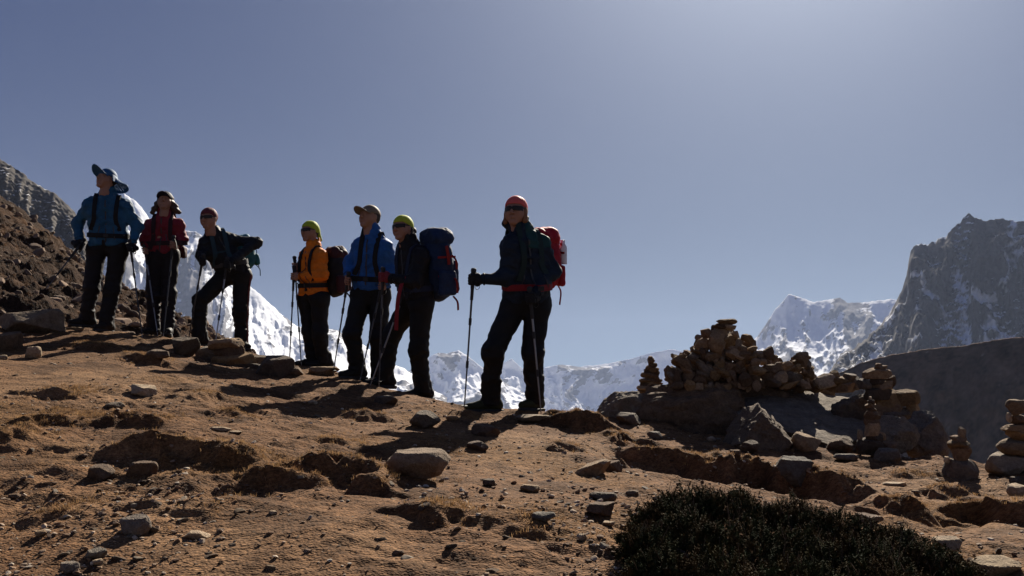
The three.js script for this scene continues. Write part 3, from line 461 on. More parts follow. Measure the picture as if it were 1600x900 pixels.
// ---------------------------------------------------------------- figures: distance fields joined smoothly, meshed by surface nets
function nets(f, lo, hi, cell) {
  const nx = Math.ceil((hi[0] - lo[0]) / cell) + 1, ny = Math.ceil((hi[1] - lo[1]) / cell) + 1, nz = Math.ceil((hi[2] - lo[2]) / cell) + 1, v = new Float32Array(nx * ny * nz);
  const B = 4, far = cell * B * 1.8;                  // skip blocks that are far from the surface
  for (let k = 0; k < nz; k += B) for (let j = 0; j < ny; j += B) for (let i = 0; i < nx; i += B) {
    const c = f(lo[0] + (i + B / 2 - 0.5) * cell, lo[1] + (j + B / 2 - 0.5) * cell, lo[2] + (k + B / 2 - 0.5) * cell), skip = Math.abs(c) > far;
    for (let kk = k; kk < Math.min(k + B, nz); kk++) for (let jj = j; jj < Math.min(j + B, ny); jj++) for (let ii = i; ii < Math.min(i + B, nx); ii++)
      v[(kk * ny + jj) * nx + ii] = skip ? c : f(lo[0] + ii * cell, lo[1] + jj * cell, lo[2] + kk * cell);
  }
  const id = new Int32Array(nx * ny * nz).fill(-1), pos = [], idx = [], sx = 1, sy = nx, sz = nx * ny, C = [0, sx, sy, sx + sy, sz, sx + sz, sy + sz, sx + sy + sz];
  const E = [[0, 1], [2, 3], [4, 5], [6, 7], [0, 2], [1, 3], [4, 6], [5, 7], [0, 4], [1, 5], [2, 6], [3, 7]], O = [[0, 0, 0], [1, 0, 0], [0, 1, 0], [1, 1, 0], [0, 0, 1], [1, 0, 1], [0, 1, 1], [1, 1, 1]];
  for (let k = 0; k < nz - 1; k++) for (let j = 0; j < ny - 1; j++) for (let i = 0; i < nx - 1; i++) {
    const b = (k * ny + j) * nx + i; let m = 0; for (let c = 0; c < 8; c++) if (v[b + C[c]] < 0) m |= 1 << c; if (m === 0 || m === 255) continue;
    let x = 0, y = 0, z = 0, n = 0;
    for (const [p, q] of E) { const a = v[b + C[p]], d = v[b + C[q]]; if ((a < 0) !== (d < 0)) { const t = a / (a - d); x += lerp(O[p][0], O[q][0], t); y += lerp(O[p][1], O[q][1], t); z += lerp(O[p][2], O[q][2], t); n++; } }
    id[b] = pos.length / 3; pos.push(lo[0] + (i + x / n) * cell, lo[1] + (j + y / n) * cell, lo[2] + (k + z / n) * cell);
  }
  for (let k = 1; k < nz - 1; k++) for (let j = 1; j < ny - 1; j++) for (let i = 1; i < nx - 1; i++) {
    const b = (k * ny + j) * nx + i, a = v[b] < 0;
    for (const [s, u, w] of [[sx, sy, sz], [sy, sz, sx], [sz, sx, sy]]) if (a !== (v[b + s] < 0)) { const p = id[b], q = id[b - u], r = id[b - u - w], t = id[b - w]; if (p < 0 || q < 0 || r < 0 || t < 0) continue; if (a) idx.push(p, q, r, p, r, t); else idx.push(p, r, q, p, t, r); }
  }
  const g = new THREE.BufferGeometry(); g.setAttribute('position', new THREE.BufferAttribute(new Float32Array(pos), 3)); g.setIndex(idx); g.computeVertexNormals(); return g;
}
const smin = (a, b, k) => { const h = Math.max(k - Math.abs(a - b), 0) / k; return Math.min(a, b) - h * h * k * 0.25; };
function cone(a, b, ra, rb) {                         // tapered capsule; returns [field, bounding centre, radius]
  const ax = a.x, ay = a.y, az = a.z, dx = b.x - ax, dy = b.y - ay, dz = b.z - az, L = dx * dx + dy * dy + dz * dz || 1e-9;
  return (x, y, z) => { const px = x - ax, py = y - ay, pz = z - az, t = clamp((px * dx + py * dy + pz * dz) / L); return Math.hypot(px - dx * t, py - dy * t, pz - dz * t) - (ra + (rb - ra) * t); };
}
function ball(c, r) { return (x, y, z) => Math.hypot(x - c.x, y - c.y, z - c.z) - r; }
function egg(cx, cy, cz, rx, ry, rz) { const m = Math.min(rx, ry, rz); return (x, y, z) => { const a = (x - cx) / rx, b = (y - cy) / ry, c = (z - cz) / rz, k = Math.hypot(a, b, c); return (k - 1) * (k > 1e-4 ? k * 1 / Math.hypot(a / rx, b / ry, c / rz) : m); }; }
function join(list, k) { return (x, y, z) => { let d = list[0](x, y, z); for (let i = 1; i < list.length; i++) d = smin(d, list[i](x, y, z), k); return d; }; }
function bounds(points, pad) { const b = new THREE.Box3().setFromPoints(points).expandByScalar(pad); return [b.min.toArray(), b.max.toArray()]; }
function put(g, m) { const c = g.clone(); c.applyMatrix4(m); return c; }
function joined(list) { return mergeGeometries(list.map((g) => { let c = g.index ? g.toNonIndexed() : g; c = c.clone(); for (const k of Object.keys(c.attributes)) if (k !== 'position' && k !== 'normal') c.deleteAttribute(k); return c; })); }

// head, faced towards +z, 23 cm high; the same shape for all, turned and scaled for each
const headGeo = nets((x, y, z) => {
  const ax = Math.abs(x);
  let d = smin(egg(0, 0.028, -0.012, 0.076, 0.088, 0.096)(ax, y, z), cone(V(0.012, -0.035, 0.022), V(0.008, -0.088, 0.058), 0.058, 0.027)(ax, y, z), 0.05);
  d = smin(d, cone(V(0.034, -0.022, 0.052), V(0.038, -0.04, 0.045), 0.028, 0.026)(ax, y, z), 0.03);
  d = smin(d, cone(V(0.012, 0.028, 0.079), V(0.036, 0.026, 0.07), 0.012, 0.010)(ax, y, z), 0.02);
  d = Math.max(d, -(ball(V(0.031, 0.008, 0.098), 0.016)(ax, y, z)));
  d = smin(d, ball(V(0.031, 0.008, 0.078), 0.0125)(ax, y, z), 0.004);
  d = smin(d, cone(V(0, 0.02, 0.086), V(0, -0.024, 0.107), 0.009, 0.0125)(ax, y, z), 0.014);
  d = smin(d, cone(V(0, -0.027, 0.098), V(0.012, -0.027, 0.090), 0.009, 0.008)(ax, y, z), 0.01);
  d = smin(d, cone(V(0, -0.050, 0.0905), V(0.02, -0.052, 0.081), 0.0075, 0.004)(ax, y, z), 0.008);
  d = smin(d, cone(V(0, -0.061, 0.088), V(0.018, -0.059, 0.080), 0.0075, 0.004)(ax, y, z), 0.008);
  d = smin(d, egg(0.078, -0.004, -0.006, 0.010, 0.030, 0.018)(ax, y, z), 0.008);
  return smin(d, cone(V(0, -0.05, -0.02), V(0, -0.15, -0.035), 0.056, 0.058)(ax, y, z), 0.03);
}, [-0.11, -0.19, -0.13], [0.11, 0.14, 0.135], 0.0045);
// a hand closed round a pole that runs along y; the wrist lies towards +x
function handField(r) {
  const parts = [cone(V(0.036, 0.030, 0.0), V(0.036, -0.030, 0.0), 0.020, 0.018), cone(V(0.085, 0, 0), V(0.045, 0.0, 0), 0.024, 0.030)], P = (a, q, y) => V(Math.cos(a) * q, y, Math.sin(a) * q), fingers = [];
  [[0.031, 0.0092, 3.9], [0.0105, 0.0096, 4.1], [-0.0105, 0.0092, 4.0], [-0.030, 0.0080, 3.6]].forEach(([y, q, end]) => { for (let s = 0; s < 3; s++) { const a0 = 0.5 + (end - 0.5) * s / 3, a1 = 0.5 + (end - 0.5) * (s + 1) / 3; fingers.push(cone(P(a0, r, y), P(a1, r, y - 0.002), q, q * 0.94)); } });
  fingers.push(cone(V(0.05, 0.028, -0.018), P(-0.8, r + 0.004, 0.044), 0.0125, 0.0105), cone(P(-0.8, r + 0.004, 0.044), P(-2.0, r, 0.040), 0.0105, 0.009));
  const palm = join(parts, 0.02);
  return (x, y, z) => { let d = palm(x, y, z); let e = 1; for (const f of fingers) e = Math.min(e, f(x, y, z)); return smin(d, e, 0.007); };
}
const handGeo = nets(handField(0.027), [-0.06, -0.07, -0.06], [0.12, 0.08, 0.06], 0.0036), gloveGeo = (() => { const f = handField(0.028); return nets((x, y, z) => f(x, y, z) - 0.005, [-0.07, -0.08, -0.07], [0.13, 0.09, 0.07], 0.0042); })();

// things worn on the head, in the head's own axes
const around = egg(0, 0.030, -0.012, 0.080, 0.092, 0.100);
const wear = {
  cap: () => nets((x, y, z) => { const dome = Math.max(egg(0, 0.034, -0.012, 0.088, 0.098, 0.106)(x, y, z), 0.030 - y + 0.010 * (z < 0 ? 1 : 0)); const curve = y - (0.044 + 0.02 * (z - 0.08) - 9 * x * x * 0.55); const bill = Math.max(Math.abs(curve) - 0.0045, egg(0, 0.04, 0.085, 0.078, 0.3, 0.105)(x, y, z)); return smin(dome, Math.max(bill, 0.05 - z), 0.006); }, [-0.12, -0.04, -0.14], [0.12, 0.16, 0.22], 0.0045),
  legion: () => nets((x, y, z) => { const dome = Math.max(egg(0, 0.034, -0.012, 0.090, 0.104, 0.108)(x, y, z), 0.028 - y); const b1 = Math.max(Math.abs(y - (0.050 + 0.30 * (z - 0.07) - 4.5 * x * x)) - 0.005, egg(0, 0.05, 0.085, 0.088, 0.3, 0.115)(x, y, z), 0.04 - z);
    const R = Math.hypot(x, z + 0.01), flap = Math.max(Math.abs(R - (0.092 + 0.55 * clamp((0.045 - y) / 0.1, 0, 1.2) * 0.1 + 0.10 * clamp((-z - 0.02) / 0.1, 0, 1) * clamp((0.05 - y) / 0.07, 0, 1))) - 0.005, z - 0.01, y - 0.05, -0.035 - y); return smin(smin(dome, b1, 0.008), flap, 0.008); }, [-0.22, -0.07, -0.26], [0.22, 0.17, 0.24], 0.0055),
  beanie: (low, tail, lump = 0.0) => nets((x, y, z) => { const edge = 0.048 - low * clamp((0.06 - z) / 0.1, 0, 1); let d = Math.max(egg(0, 0.036, -0.014, 0.087, 0.097 + lump, 0.107)(x, y, z) - 0.002 * Math.sin(Math.atan2(x, z) * 26) * 0.5 - 0.004 * fbm(x * 18, y * 18, z * 18, 2), edge - y);
    d = Math.max(d, -(Math.max(around(x, y, z) + 0.004, y - edge - 0.02)));
    if (tail) { d = smin(d, cone(V(0.0, 0.015, -0.105), V(0.03, -0.085, -0.125), 0.030, 0.020)(x, y, z), 0.03); d = smin(d, cone(V(0.0, 0.01, -0.105), V(-0.01, -0.075, -0.14), 0.022, 0.012)(x, y, z), 0.02); } return d; }, [-0.12, -0.13, -0.19], [0.12, 0.17, 0.12], 0.005),
  glasses: () => nets((x, y, z) => { const ax = Math.abs(x); const shell = Math.abs(egg(0, 0.012, -0.002, 0.083, 0.12, 0.105)(ax, y, z)) - 0.0028; const h = z > 0.045 ? 0.021 - 0.010 * clamp((0.012 - ax) / 0.012) : 0.006; return Math.max(shell, Math.abs(y - 0.010 - (z > 0.045 ? 0 : 0.006)) - h, -0.02 - z); }, [-0.11, -0.03, -0.04], [0.11, 0.05, 0.13], 0.0036),
  longHair: () => nets((x, y, z) => { const ax = Math.abs(x); let d = egg(0, 0.026, -0.022, 0.088, 0.098, 0.100)(x, y, z); d = smin(d, cone(V(0.072, 0.0, -0.02), V(0.128, -0.115, -0.02), 0.040, 0.032)(ax, y, z), 0.03); d = smin(d, cone(V(0.12, -0.06, -0.02), V(0.165, -0.12, -0.03), 0.032, 0.02)(x, y, z), 0.03); d = smin(d, cone(V(0.05, -0.03, -0.07), V(0.06, -0.15, -0.08), 0.045, 0.03)(ax, y, z), 0.03); d = Math.max(d, -(egg(0, -0.02, 0.08, 0.062, 0.085, 0.075)(x, y, z))); return d - 0.012 * fbm(x * 24, y * 9, z * 24, 3) - 0.006 * Math.sin(y * 90 + x * 30); }, [-0.24, -0.22, -0.16], [0.24, 0.15, 0.11], 0.0055),
  sideHair: () => nets((x, y, z) => { const ax = Math.abs(x); let d = Math.max(egg(0, 0.02, -0.02, 0.086, 0.10, 0.096)(x, y, z), y - 0.05); d = smin(d, cone(V(0.070, 0.01, 0.0), V(0.080, -0.075, 0.012), 0.022, 0.020)(ax, y, z), 0.02); d = Math.max(d, -(egg(0, -0.02, 0.08, 0.066, 0.09, 0.078)(x, y, z))); return d - 0.008 * fbm(x * 28, y * 12, z * 28, 3); }, [-0.14, -0.14, -0.14], [0.14, 0.13, 0.1], 0.0055),
  shortHair: () => nets((x, y, z) => Math.max(Math.max(egg(0, 0.026, -0.02, 0.081, 0.094, 0.098)(x, y, z), y - 0.07), -(egg(0, -0.03, 0.07, 0.075, 0.1, 0.085)(x, y, z)), -0.045 - y) - 0.003 * fbm(x * 40, y * 20, z * 40, 2), [-0.11, -0.07, -0.14], [0.11, 0.13, 0.1], 0.0055),
  ponytail: () => nets((x, y, z) => { let d = Math.max(egg(0, 0.02, -0.02, 0.083, 0.095, 0.097)(x, y, z), y - 0.06); d = Math.max(d, -(egg(0, -0.02, 0.08, 0.08, 0.1, 0.09)(x, y, z))); d = smin(d, cone(V(0, 0.05, -0.105), V(0.0, 0.0, -0.145), 0.028, 0.030)(x, y, z), 0.02); d = smin(d, cone(V(0, 0.0, -0.145), V(0, -0.07, -0.13), 0.030, 0.014)(x, y, z), 0.02); return d - 0.005 * fbm(x * 30, y * 12, z * 30, 3); }, [-0.11, -0.12, -0.2], [0.11, 0.12, 0.1], 0.0055),
};
const cloth = {};
function clothMat(r, g, b, rough = 0.7) { const k = [r, g, b, rough].join(); return cloth[k] ??= new THREE.MeshPhysicalMaterial({ color: rgb(r, g, b), roughness: rough, map: clothMap, specularIntensity: 0.35, sheen: 0.5, sheenRoughness: 0.35, sheenColor: rgb(clamp(r * 2.2), clamp(g * 2.2), clamp(b * 2.2)), side: THREE.DoubleSide }); }
const SKIN = new THREE.MeshPhysicalMaterial({ color: rgb(0.25, 0.132, 0.086), roughness: 0.6, specularIntensity: 0.5 });
const plain = (r, g, b, rough = 0.6, metal = 0) => new THREE.MeshStandardMaterial({ color: rgb(r, g, b), roughness: rough, metalness: metal });
const LENS = new THREE.MeshPhysicalMaterial({ color: rgb(0.014, 0.009, 0.007), roughness: 0.35, specularIntensity: 0.5 });
const RUBBER = plain(0.012, 0.012, 0.012, 0.8), ALLOY = plain(0.20, 0.20, 0.21, 0.35, 0.8), DARKALLOY = plain(0.05, 0.05, 0.055, 0.4, 0.6), CORK = plain(0.05, 0.042, 0.035, 0.9);

const OUTFITS = {
  teal: { label: 'hiker in teal jacket and blue flapped sun hat, leftmost on the ridge', jacket: [0.021, 0.098, 0.195], trousers: [0.012, 0.010, 0.011], hat: ['legion', [0.024, 0.098, 0.22]], hair: 'shortHair', hairC: [0.02, 0.015, 0.012], glove: [0.012, 0.012, 0.014], bulk: 1.02, collar: 0.045, boots: [0.02, 0.016, 0.013] },
  red: { label: 'hiker in dark red fleece with long wavy hair under a navy cap', jacket: [0.22, 0.018, 0.030], trousers: [0.013, 0.010, 0.012], hat: ['cap', [0.016, 0.020, 0.045]], hair: 'longHair', hairC: [0.055, 0.032, 0.020], bulk: 0.9, collar: 0.05, scarf: [0.016, 0.018, 0.04], boots: [0.02, 0.016, 0.013], slim: 0.94 },
  leaning: { label: 'hiker in black jacket leaning forward on his poles, one foot up on a rock', jacket: [0.012, 0.015, 0.020], trousers: [0.013, 0.012, 0.012], stripe: [0.12, 0.02, 0.02], hat: ['beanie', [0.15, 0.030, 0.036], 0.055, false], hair: 'shortHair', hairC: [0.02, 0.015, 0.012], glasses: true, glove: [0.014, 0.014, 0.015], bulk: 1.0, collar: 0.03, boots: [0.02, 0.017, 0.014] },
  orange: { label: 'hiker in quilted orange jacket and lime head scarf, hands together on two poles', jacket: [0.80, 0.205, 0.012], quilt: true, trousers: [0.010, 0.010, 0.012], hat: ['beanie', [0.42, 0.50, 0.028], 0.065, true], hair: 'shortHair', hairC: [0.03, 0.02, 0.015], glasses: true, bulk: 1.0, collar: 0.035, boots: [0.015, 0.013, 0.012], slim: 0.95 },
  blue: { label: 'hiker in bright blue rain jacket and beige cap, looking up to the left', jacket: [0.022, 0.110, 0.36], trousers: [0.011, 0.012, 0.014], hat: ['cap', [0.22, 0.17, 0.12]], hair: 'shortHair', hairC: [0.025, 0.018, 0.014], bulk: 1.0, collar: 0.06, boots: [0.018, 0.015, 0.013] },
  black: { label: 'hiker in black jacket and lime headband carrying the tall blue pack', jacket: [0.012, 0.012, 0.013], trousers: [0.009, 0.009, 0.010], hat: ['beanie', [0.48, 0.56, 0.040], 0.05, false], hair: 'ponytail', hairC: [0.02, 0.014, 0.011], glasses: true, gloveB: [0.20, 0.028, 0.035], bulk: 1.0, collar: 0.04, boots: [0.012, 0.011, 0.011] },
  coral: { label: 'hiker in dark green and navy jacket with coral head scarf, rightmost on the ridge', jacket: [0.011, 0.020, 0.036], yoke: [0.012, 0.052, 0.052], trousers: [0.010, 0.010, 0.011], hat: ['beanie', [0.75, 0.13, 0.11], 0.045, false], hair: 'sideHair', hairC: [0.17, 0.085, 0.042], glasses: true, glove: [0.012, 0.012, 0.013], bulk: 1.0, collar: 0.05, hood: true, boots: [0.030, 0.034, 0.012] },
};
const figures = {};
function hiker(h) {
  const o = OUTFITS[h.key], J = {}, base = at(h.soleB[0], h.soleB[1], h.soleB[2]);
  base.y = ground(base.x, base.z);
  const root = thing('person', o.label, 'person', base, 'hikers standing on the ridge');
  for (const k of ['head', 'neck', 'shA', 'shB', 'elA', 'elB', 'gripA', 'gripB', 'hipA', 'hipB', 'knA', 'knB', 'anA', 'anB']) J[k] = at(h[k][0], h[k][1], h.d - h[k][2]).sub(base);
  { const c = J.shA.clone().lerp(J.shB, 0.5); for (const s of ['A', 'B']) J['sh' + s].lerp(c, 0.10).add(V(0, -0.038, 0)); }
  for (const s of ['A', 'B']) { // the soles stand on the ground
    const p = at(...h['sole' + s]); p.y = ground(p.x, p.z); J['sole' + s] = p.sub(base); J['an' + s].x = J['sole' + s].x + (J['an' + s].x - J['sole' + s].x) * 0.5; J['an' + s].z = J['sole' + s].z; J['an' + s].y = J['sole' + s].y + 0.095;
    J['wr' + s] = J['el' + s].clone().sub(J['grip' + s]).setLength(0.082).add(J['grip' + s]);
  }
  const S = o.slim ?? 1, B = o.bulk, mid = (a, b, t = 0.5) => a.clone().lerp(b, t), chest = mid(J.shA, J.shB), pelvis = mid(J.hipA, J.hipB);
  const right = J.shB.clone().sub(J.shA).normalize(), up = chest.clone().sub(pelvis).normalize(), fwd = right.clone().cross(up).normalize(); up.copy(fwd.clone().cross(right));
  const all = Object.values(J);
  // body, head and hands: one figure under the clothes
  const limbs = [];
  for (const s of ['A', 'B']) {
    const out = s === 'A' ? -1 : 1, sh = J['sh' + s], hip = J['hip' + s], el = J['el' + s], wr = J['wr' + s], kn = J['kn' + s], an = J['an' + s];
    limbs.push(cone(mid(chest, sh, 0.5).addScaledVector(up, -0.10), mid(pelvis, hip, 0.6), 0.092 * S, 0.085 * S), cone(chest.clone().addScaledVector(up, 0.0), sh, 0.06, 0.052), cone(sh, el, 0.047 * S, 0.038 * S), cone(el, wr, 0.038 * S, 0.026 * S), cone(hip, kn, 0.078 * S, 0.054 * S), cone(kn, an, 0.054 * S, 0.036 * S), cone(J['sole' + s].clone().add(V(0, 0.05, 0)), J['sole' + s].clone().add(V(h['toe' + s][0] * 0.14, 0.035, h['toe' + s][1] * 0.14)), 0.035, 0.03));
  }
  limbs.push(cone(chest, J.neck.clone().addScaledVector(up, 0.02), 0.065, 0.054));
  const body = nets(join(limbs, 0.05), ...bounds(all, 0.16), 0.016);
  const hm = new THREE.Matrix4().compose(J.head.clone().add(V(0, -0.003, 0)), new THREE.Quaternion().setFromEuler(new THREE.Euler(-h.nod, h.yaw, h.roll, 'YXZ')), V(1, 1, 1).multiplyScalar(h.size * 1.02));
  const skin = [body, put(headGeo, hm)], poleAxis = {};
  const handMatrix = (s) => { const ax = (h['axis' + s] ?? POLES[h.key]?.[s]?.axis ?? V(0, 1, 0)).clone().normalize(), x = J['el' + s].clone().sub(J['grip' + s]); x.addScaledVector(ax, -x.dot(ax)).normalize(); const z = x.clone().cross(ax); return new THREE.Matrix4().makeBasis(x, ax, z).setPosition(J['grip' + s]); };
  const POLES = polesFor(h, base, J); const hands = {};
  for (const s of ['A', 'B']) { const m = handMatrix(s); hands[s] = m; skin.push(put(handGeo, m)); skin.push(nets(cone(J['wr' + s], V(0.07, 0, 0).applyMatrix4(m), 0.027, 0.024), ...bounds([J['wr' + s], V(0.05, 0, 0).applyMatrix4(m)], 0.04), 0.008)); }
  mesh('body', joined(skin), SKIN, root);
  // jacket
  const hemY = at(h.hem[0] ?? h.neck[0], h.hem, h.d).y - base.y, jr = [];
  for (const s of ['A', 'B']) {
    const sh = J['sh' + s], hip = J['hip' + s], el = J['el' + s], wr = J['wr' + s];
    jr.push(cone(mid(chest, sh, 0.52).addScaledVector(up, -0.10), mid(pelvis, hip, 0.7).addScaledVector(up, 0.08), 0.118 * B * S, 0.112 * B * S), cone(mid(pelvis, hip, 0.7).addScaledVector(up, 0.1), mid(pelvis, hip, 0.75).addScaledVector(up, -0.10), 0.110 * B * S, 0.122 * B * S), cone(chest, sh, 0.082 * B, 0.062 * B * S), cone(J.neck.clone().addScaledVector(up, -0.015), sh.clone().addScaledVector(up, -0.03), 0.052, 0.062 * B * S), cone(sh, el, 0.064 * B * S, 0.053 * B * S), cone(el, wr, 0.053 * B * S, 0.039 * B));
  }
  const neckTop = J.neck.clone().addScaledVector(up, o.collar), collar = cone(chest.clone().addScaledVector(up, 0.02), neckTop, 0.085 * B, 0.074);
  if (o.hood) jr.push(cone(J.neck.clone().addScaledVector(fwd, -0.09).addScaledVector(right, 0.05), J.neck.clone().addScaledVector(fwd, -0.11).addScaledVector(up, 0.035).addScaledVector(right, -0.03), 0.062, 0.055));
  const core = join([...jr, collar], 0.055), off = h.d * 3.7;
  const folds = (x, y, z) => 0.018 * fbm(x * 8 + off, y * 14, z * 8, 3) + 0.013 * (Math.abs(n3(x * 11 + y * 13, y * 9 - x * 6 + off, z * 11)) - 0.3) * 2;
  const jacketField = (x, y, z) => {
    let d = core(x, y, z);
    if (Math.abs(d) < 0.05) { d += o.quilt ? 0.009 * Math.abs(Math.sin(y * 46 + 2.2 * fbm(x * 5, y * 5, z * 5, 2))) + 0.4 * folds(x, y, z) : folds(x, y, z); }
    const hem = hemY + (h.hemTilt ?? 0) * x + 0.006 * Math.sin(x * 30 + z * 22);
    return Math.max(d, hem - y);
  };
  const openNeck = cone(neckTop.clone().addScaledVector(up, -0.04), neckTop.clone().addScaledVector(up, 0.2), 0.058, 0.075);
  const jacketF = (x, y, z) => Math.max(jacketField(x, y, z), -openNeck(x, y, z));
  const jacket = boxUV(nets(jacketF, ...bounds([J.shA, J.shB, J.elA, J.elB, J.wrA, J.wrB, J.hipA, J.hipB, neckTop, V(pelvis.x, hemY, pelvis.z)], 0.2), 0.0115), 1 / 0.5);
  const jm = mesh('jacket', smoothAgain(jacket), clothMat(...o.jacket), root);
  for (const s of ['A', 'B']) { const e = J['el' + s], w = J['wr' + s], a = w.clone().sub(e).normalize(); mesh('cuff', new THREE.TorusGeometry(0.040 * B, 0.010, 8, 18).applyQuaternion(new THREE.Quaternion().setFromUnitVectors(V(0, 0, 1), a)).translate(w.x - a.x * 0.004, w.y - a.y * 0.004, w.z - a.z * 0.004), clothMat(...o.jacket.map((c) => c * 0.6)), jm); }
  { // front zip
    const pts = []; for (let i = 0; i <= 10; i++) { const p = neckTop.clone().lerp(V(pelvis.x, hemY + 0.01, pelvis.z), i / 10); pts.push(cling(p, fwd, jacketF, 0.002)); } mesh('zip', ribbon(pts, right, 0.014, 0.004), plain(0.01, 0.01, 0.012, 0.5), jm);
  }
  for (const s of [-1, 1]) { // slanted pocket zips
    const pts = []; for (let i = 0; i <= 5; i++) pts.push(cling(pelvis.clone().addScaledVector(up, lerp(0.10, 0.24, i / 5)).addScaledVector(right, s * lerp(0.10, 0.07, i / 5)), fwd, jacketF, 0.002)); mesh('pocket_zip', ribbon(pts, right, 0.010, 0.004), plain(0.01, 0.01, 0.012, 0.5), jm);
  }
  if (o.yoke) { const f = (x, y, z) => { const q = (x - chest.x) * up.x + (y - chest.y) * up.y + (z - chest.z) * up.z; return Math.max(jacketF(x, y, z) - 0.004, -0.03 - q, 0.02 - ((x - chest.x) * right.x + (y - chest.y) * right.y + (z - chest.z) * right.z) * 0.6 - 0.04); }; mesh('shoulder_yoke', nets(f, ...bounds([J.shA, J.shB, neckTop], 0.16), 0.010), clothMat(...o.yoke), jm); }
  if (o.scarf) mesh('scarf', nets((x, y, z) => Math.max(cone(J.neck.clone().addScaledVector(up, -0.03), J.neck.clone().addScaledVector(up, 0.05), 0.082, 0.074)(x, y, z) + 0.006 * Math.sin(y * 120), -0.2), ...bounds([J.neck], 0.15), 0.008), clothMat(...o.scarf), root);
  // trousers
  const tr = []; for (const s of ['A', 'B']) { const hip = J['hip' + s], kn = J['kn' + s], an = J['an' + s]; tr.push(cone(pelvis.clone().addScaledVector(up, 0.08), hip, 0.10 * S, 0.105 * S), cone(hip, kn, 0.108 * S, 0.082 * S), cone(kn, an.clone().add(V(0, -0.02, 0)), 0.080 * S, 0.074 * S)); }
  const legs = (() => { const A = join(tr.slice(0, 3), 0.05), Bf = join(tr.slice(3), 0.05); return (x, y, z) => smin(A(x, y, z), Bf(x, y, z), y > pelvis.y - 0.12 ? 0.05 : 0.012); })();
  const cuffY = { A: J.soleA.y + 0.045, B: J.soleB.y + 0.045 };
  const trousers = boxUV(nets((x, y, z) => { let d = legs(x, y, z); if (Math.abs(d) < 0.05) d += 0.018 * fbm(x * 7 + off, y * 11, z * 7, 3) + 0.014 * (Math.abs(n3(x * 9, y * 17 + x * 5 + off, z * 9)) - 0.3) * smooth(pelvis.y - 0.1, pelvis.y - 0.5, y) * 2; const near = Math.hypot(x - J.soleA.x, z - J.soleA.z) < Math.hypot(x - J.soleB.x, z - J.soleB.z) ? cuffY.A : cuffY.B; return Math.max(d, near - y); }, ...bounds([J.hipA, J.hipB, J.knA, J.knB, J.anA, J.anB, J.soleA, J.soleB], 0.17), 0.0125), 1 / 0.5);
  const tm = mesh('trousers', smoothAgain(trousers), clothMat(...o.trousers), root);
  if (o.stripe) { const pts = []; for (let i = 0; i <= 12; i++) { const t = i / 12, p = t < 0.5 ? J.hipB.clone().lerp(J.knB, t * 2) : J.knB.clone().lerp(J.anB, t * 2 - 1); pts.push(cling(p, V(0.95, 0, 0.3).normalize(), (x, y, z) => legs(x, y, z), 0.006)); } mesh('side_stripe', ribbon(pts, V(-0.3, 0, 0.95), 0.03, 0.006), clothMat(...o.stripe), tm); }
  // boots
  for (const s of ['A', 'B']) {
    const q = J['sole' + s], t = V(h['toe' + s][0], 0, h['toe' + s][1]).normalize(), n = V(-t.z, 0, t.x), L = (f, y, w = 0) => q.clone().addScaledVector(t, f).addScaledVector(n, w).add(V(0, y, 0));
    const f = join([cone(L(-0.075, 0.055), L(0.06, 0.052), 0.040, 0.042), cone(L(0.06, 0.05), L(0.165, 0.040), 0.042, 0.033), cone(L(-0.055, 0.06), L(-0.04, 0.15), 0.046, 0.050)], 0.03);
    const bm = mesh('boot', nets((x, y, z) => Math.max(f(x, y, z), q.y + 0.016 - y), ...bounds([L(-0.08, 0), L(0.17, 0.1), L(0, 0.17)], 0.075), 0.0085), clothMat(...o.boots, 0.7), root);
    mesh('sole', nets((x, y, z) => Math.max(cone(L(-0.078, 0.012), L(0.155, 0.012), 0.045, 0.042)(x, y, z), Math.abs(y - q.y - 0.006) - 0.016), ...bounds([L(-0.08, 0), L(0.17, 0)], 0.06), 0.0085), RUBBER, bm);
  }
  // head wear
  const hair = mesh('hair', put(wear[o.hair](), hm), new THREE.MeshPhysicalMaterial({ color: rgb(...o.hairC), roughness: 0.6, specularIntensity: 0.4, sheen: 0.1, sheenColor: rgb(0.3, 0.2, 0.12) }), root);
  const hat = mesh(o.hat[0] === 'beanie' ? (['orange', 'coral'].includes(h.key) ? 'head_scarf' : h.key === 'black' ? 'headband' : 'knit_hat') : o.hat[0] === 'cap' ? 'cap' : 'sun_hat', put(wear[o.hat[0]](...o.hat.slice(2)), hm), clothMat(...o.hat[1]), root);
  if (o.hat[0] === 'cap') mesh('brim_edge', put(new THREE.TubeGeometry(new THREE.CatmullRomCurve3([-1, -0.6, 0, 0.6, 1].map((a) => V(a * 0.075, 0.046 + 0.02 * 0.07 * (1 - a * a) - 4.95 * (a * 0.075) ** 2, 0.085 + 0.104 * Math.sqrt(Math.max(0, 1 - (a * 0.96) ** 2))))), 20, 0.004, 6), hm), clothMat(0.32, 0.30, 0.28), hat);
  if (o.glasses) mesh('sunglasses', put(wear.glasses(), hm), LENS, root);
  for (const s of ['A', 'B']) { const c = o['glove' + s] ?? o.glove; if (c) mesh('glove', put(gloveGeo, hands[s]), clothMat(...c), root); }
  figures[h.key] = { h, o, J, base, chest, pelvis, right, up, fwd, jacketF, hm, root, hemY };
  for (const s of ['A', 'B']) if (POLES[h.key]?.[s]) pole(POLES[h.key][s], h, s);
}
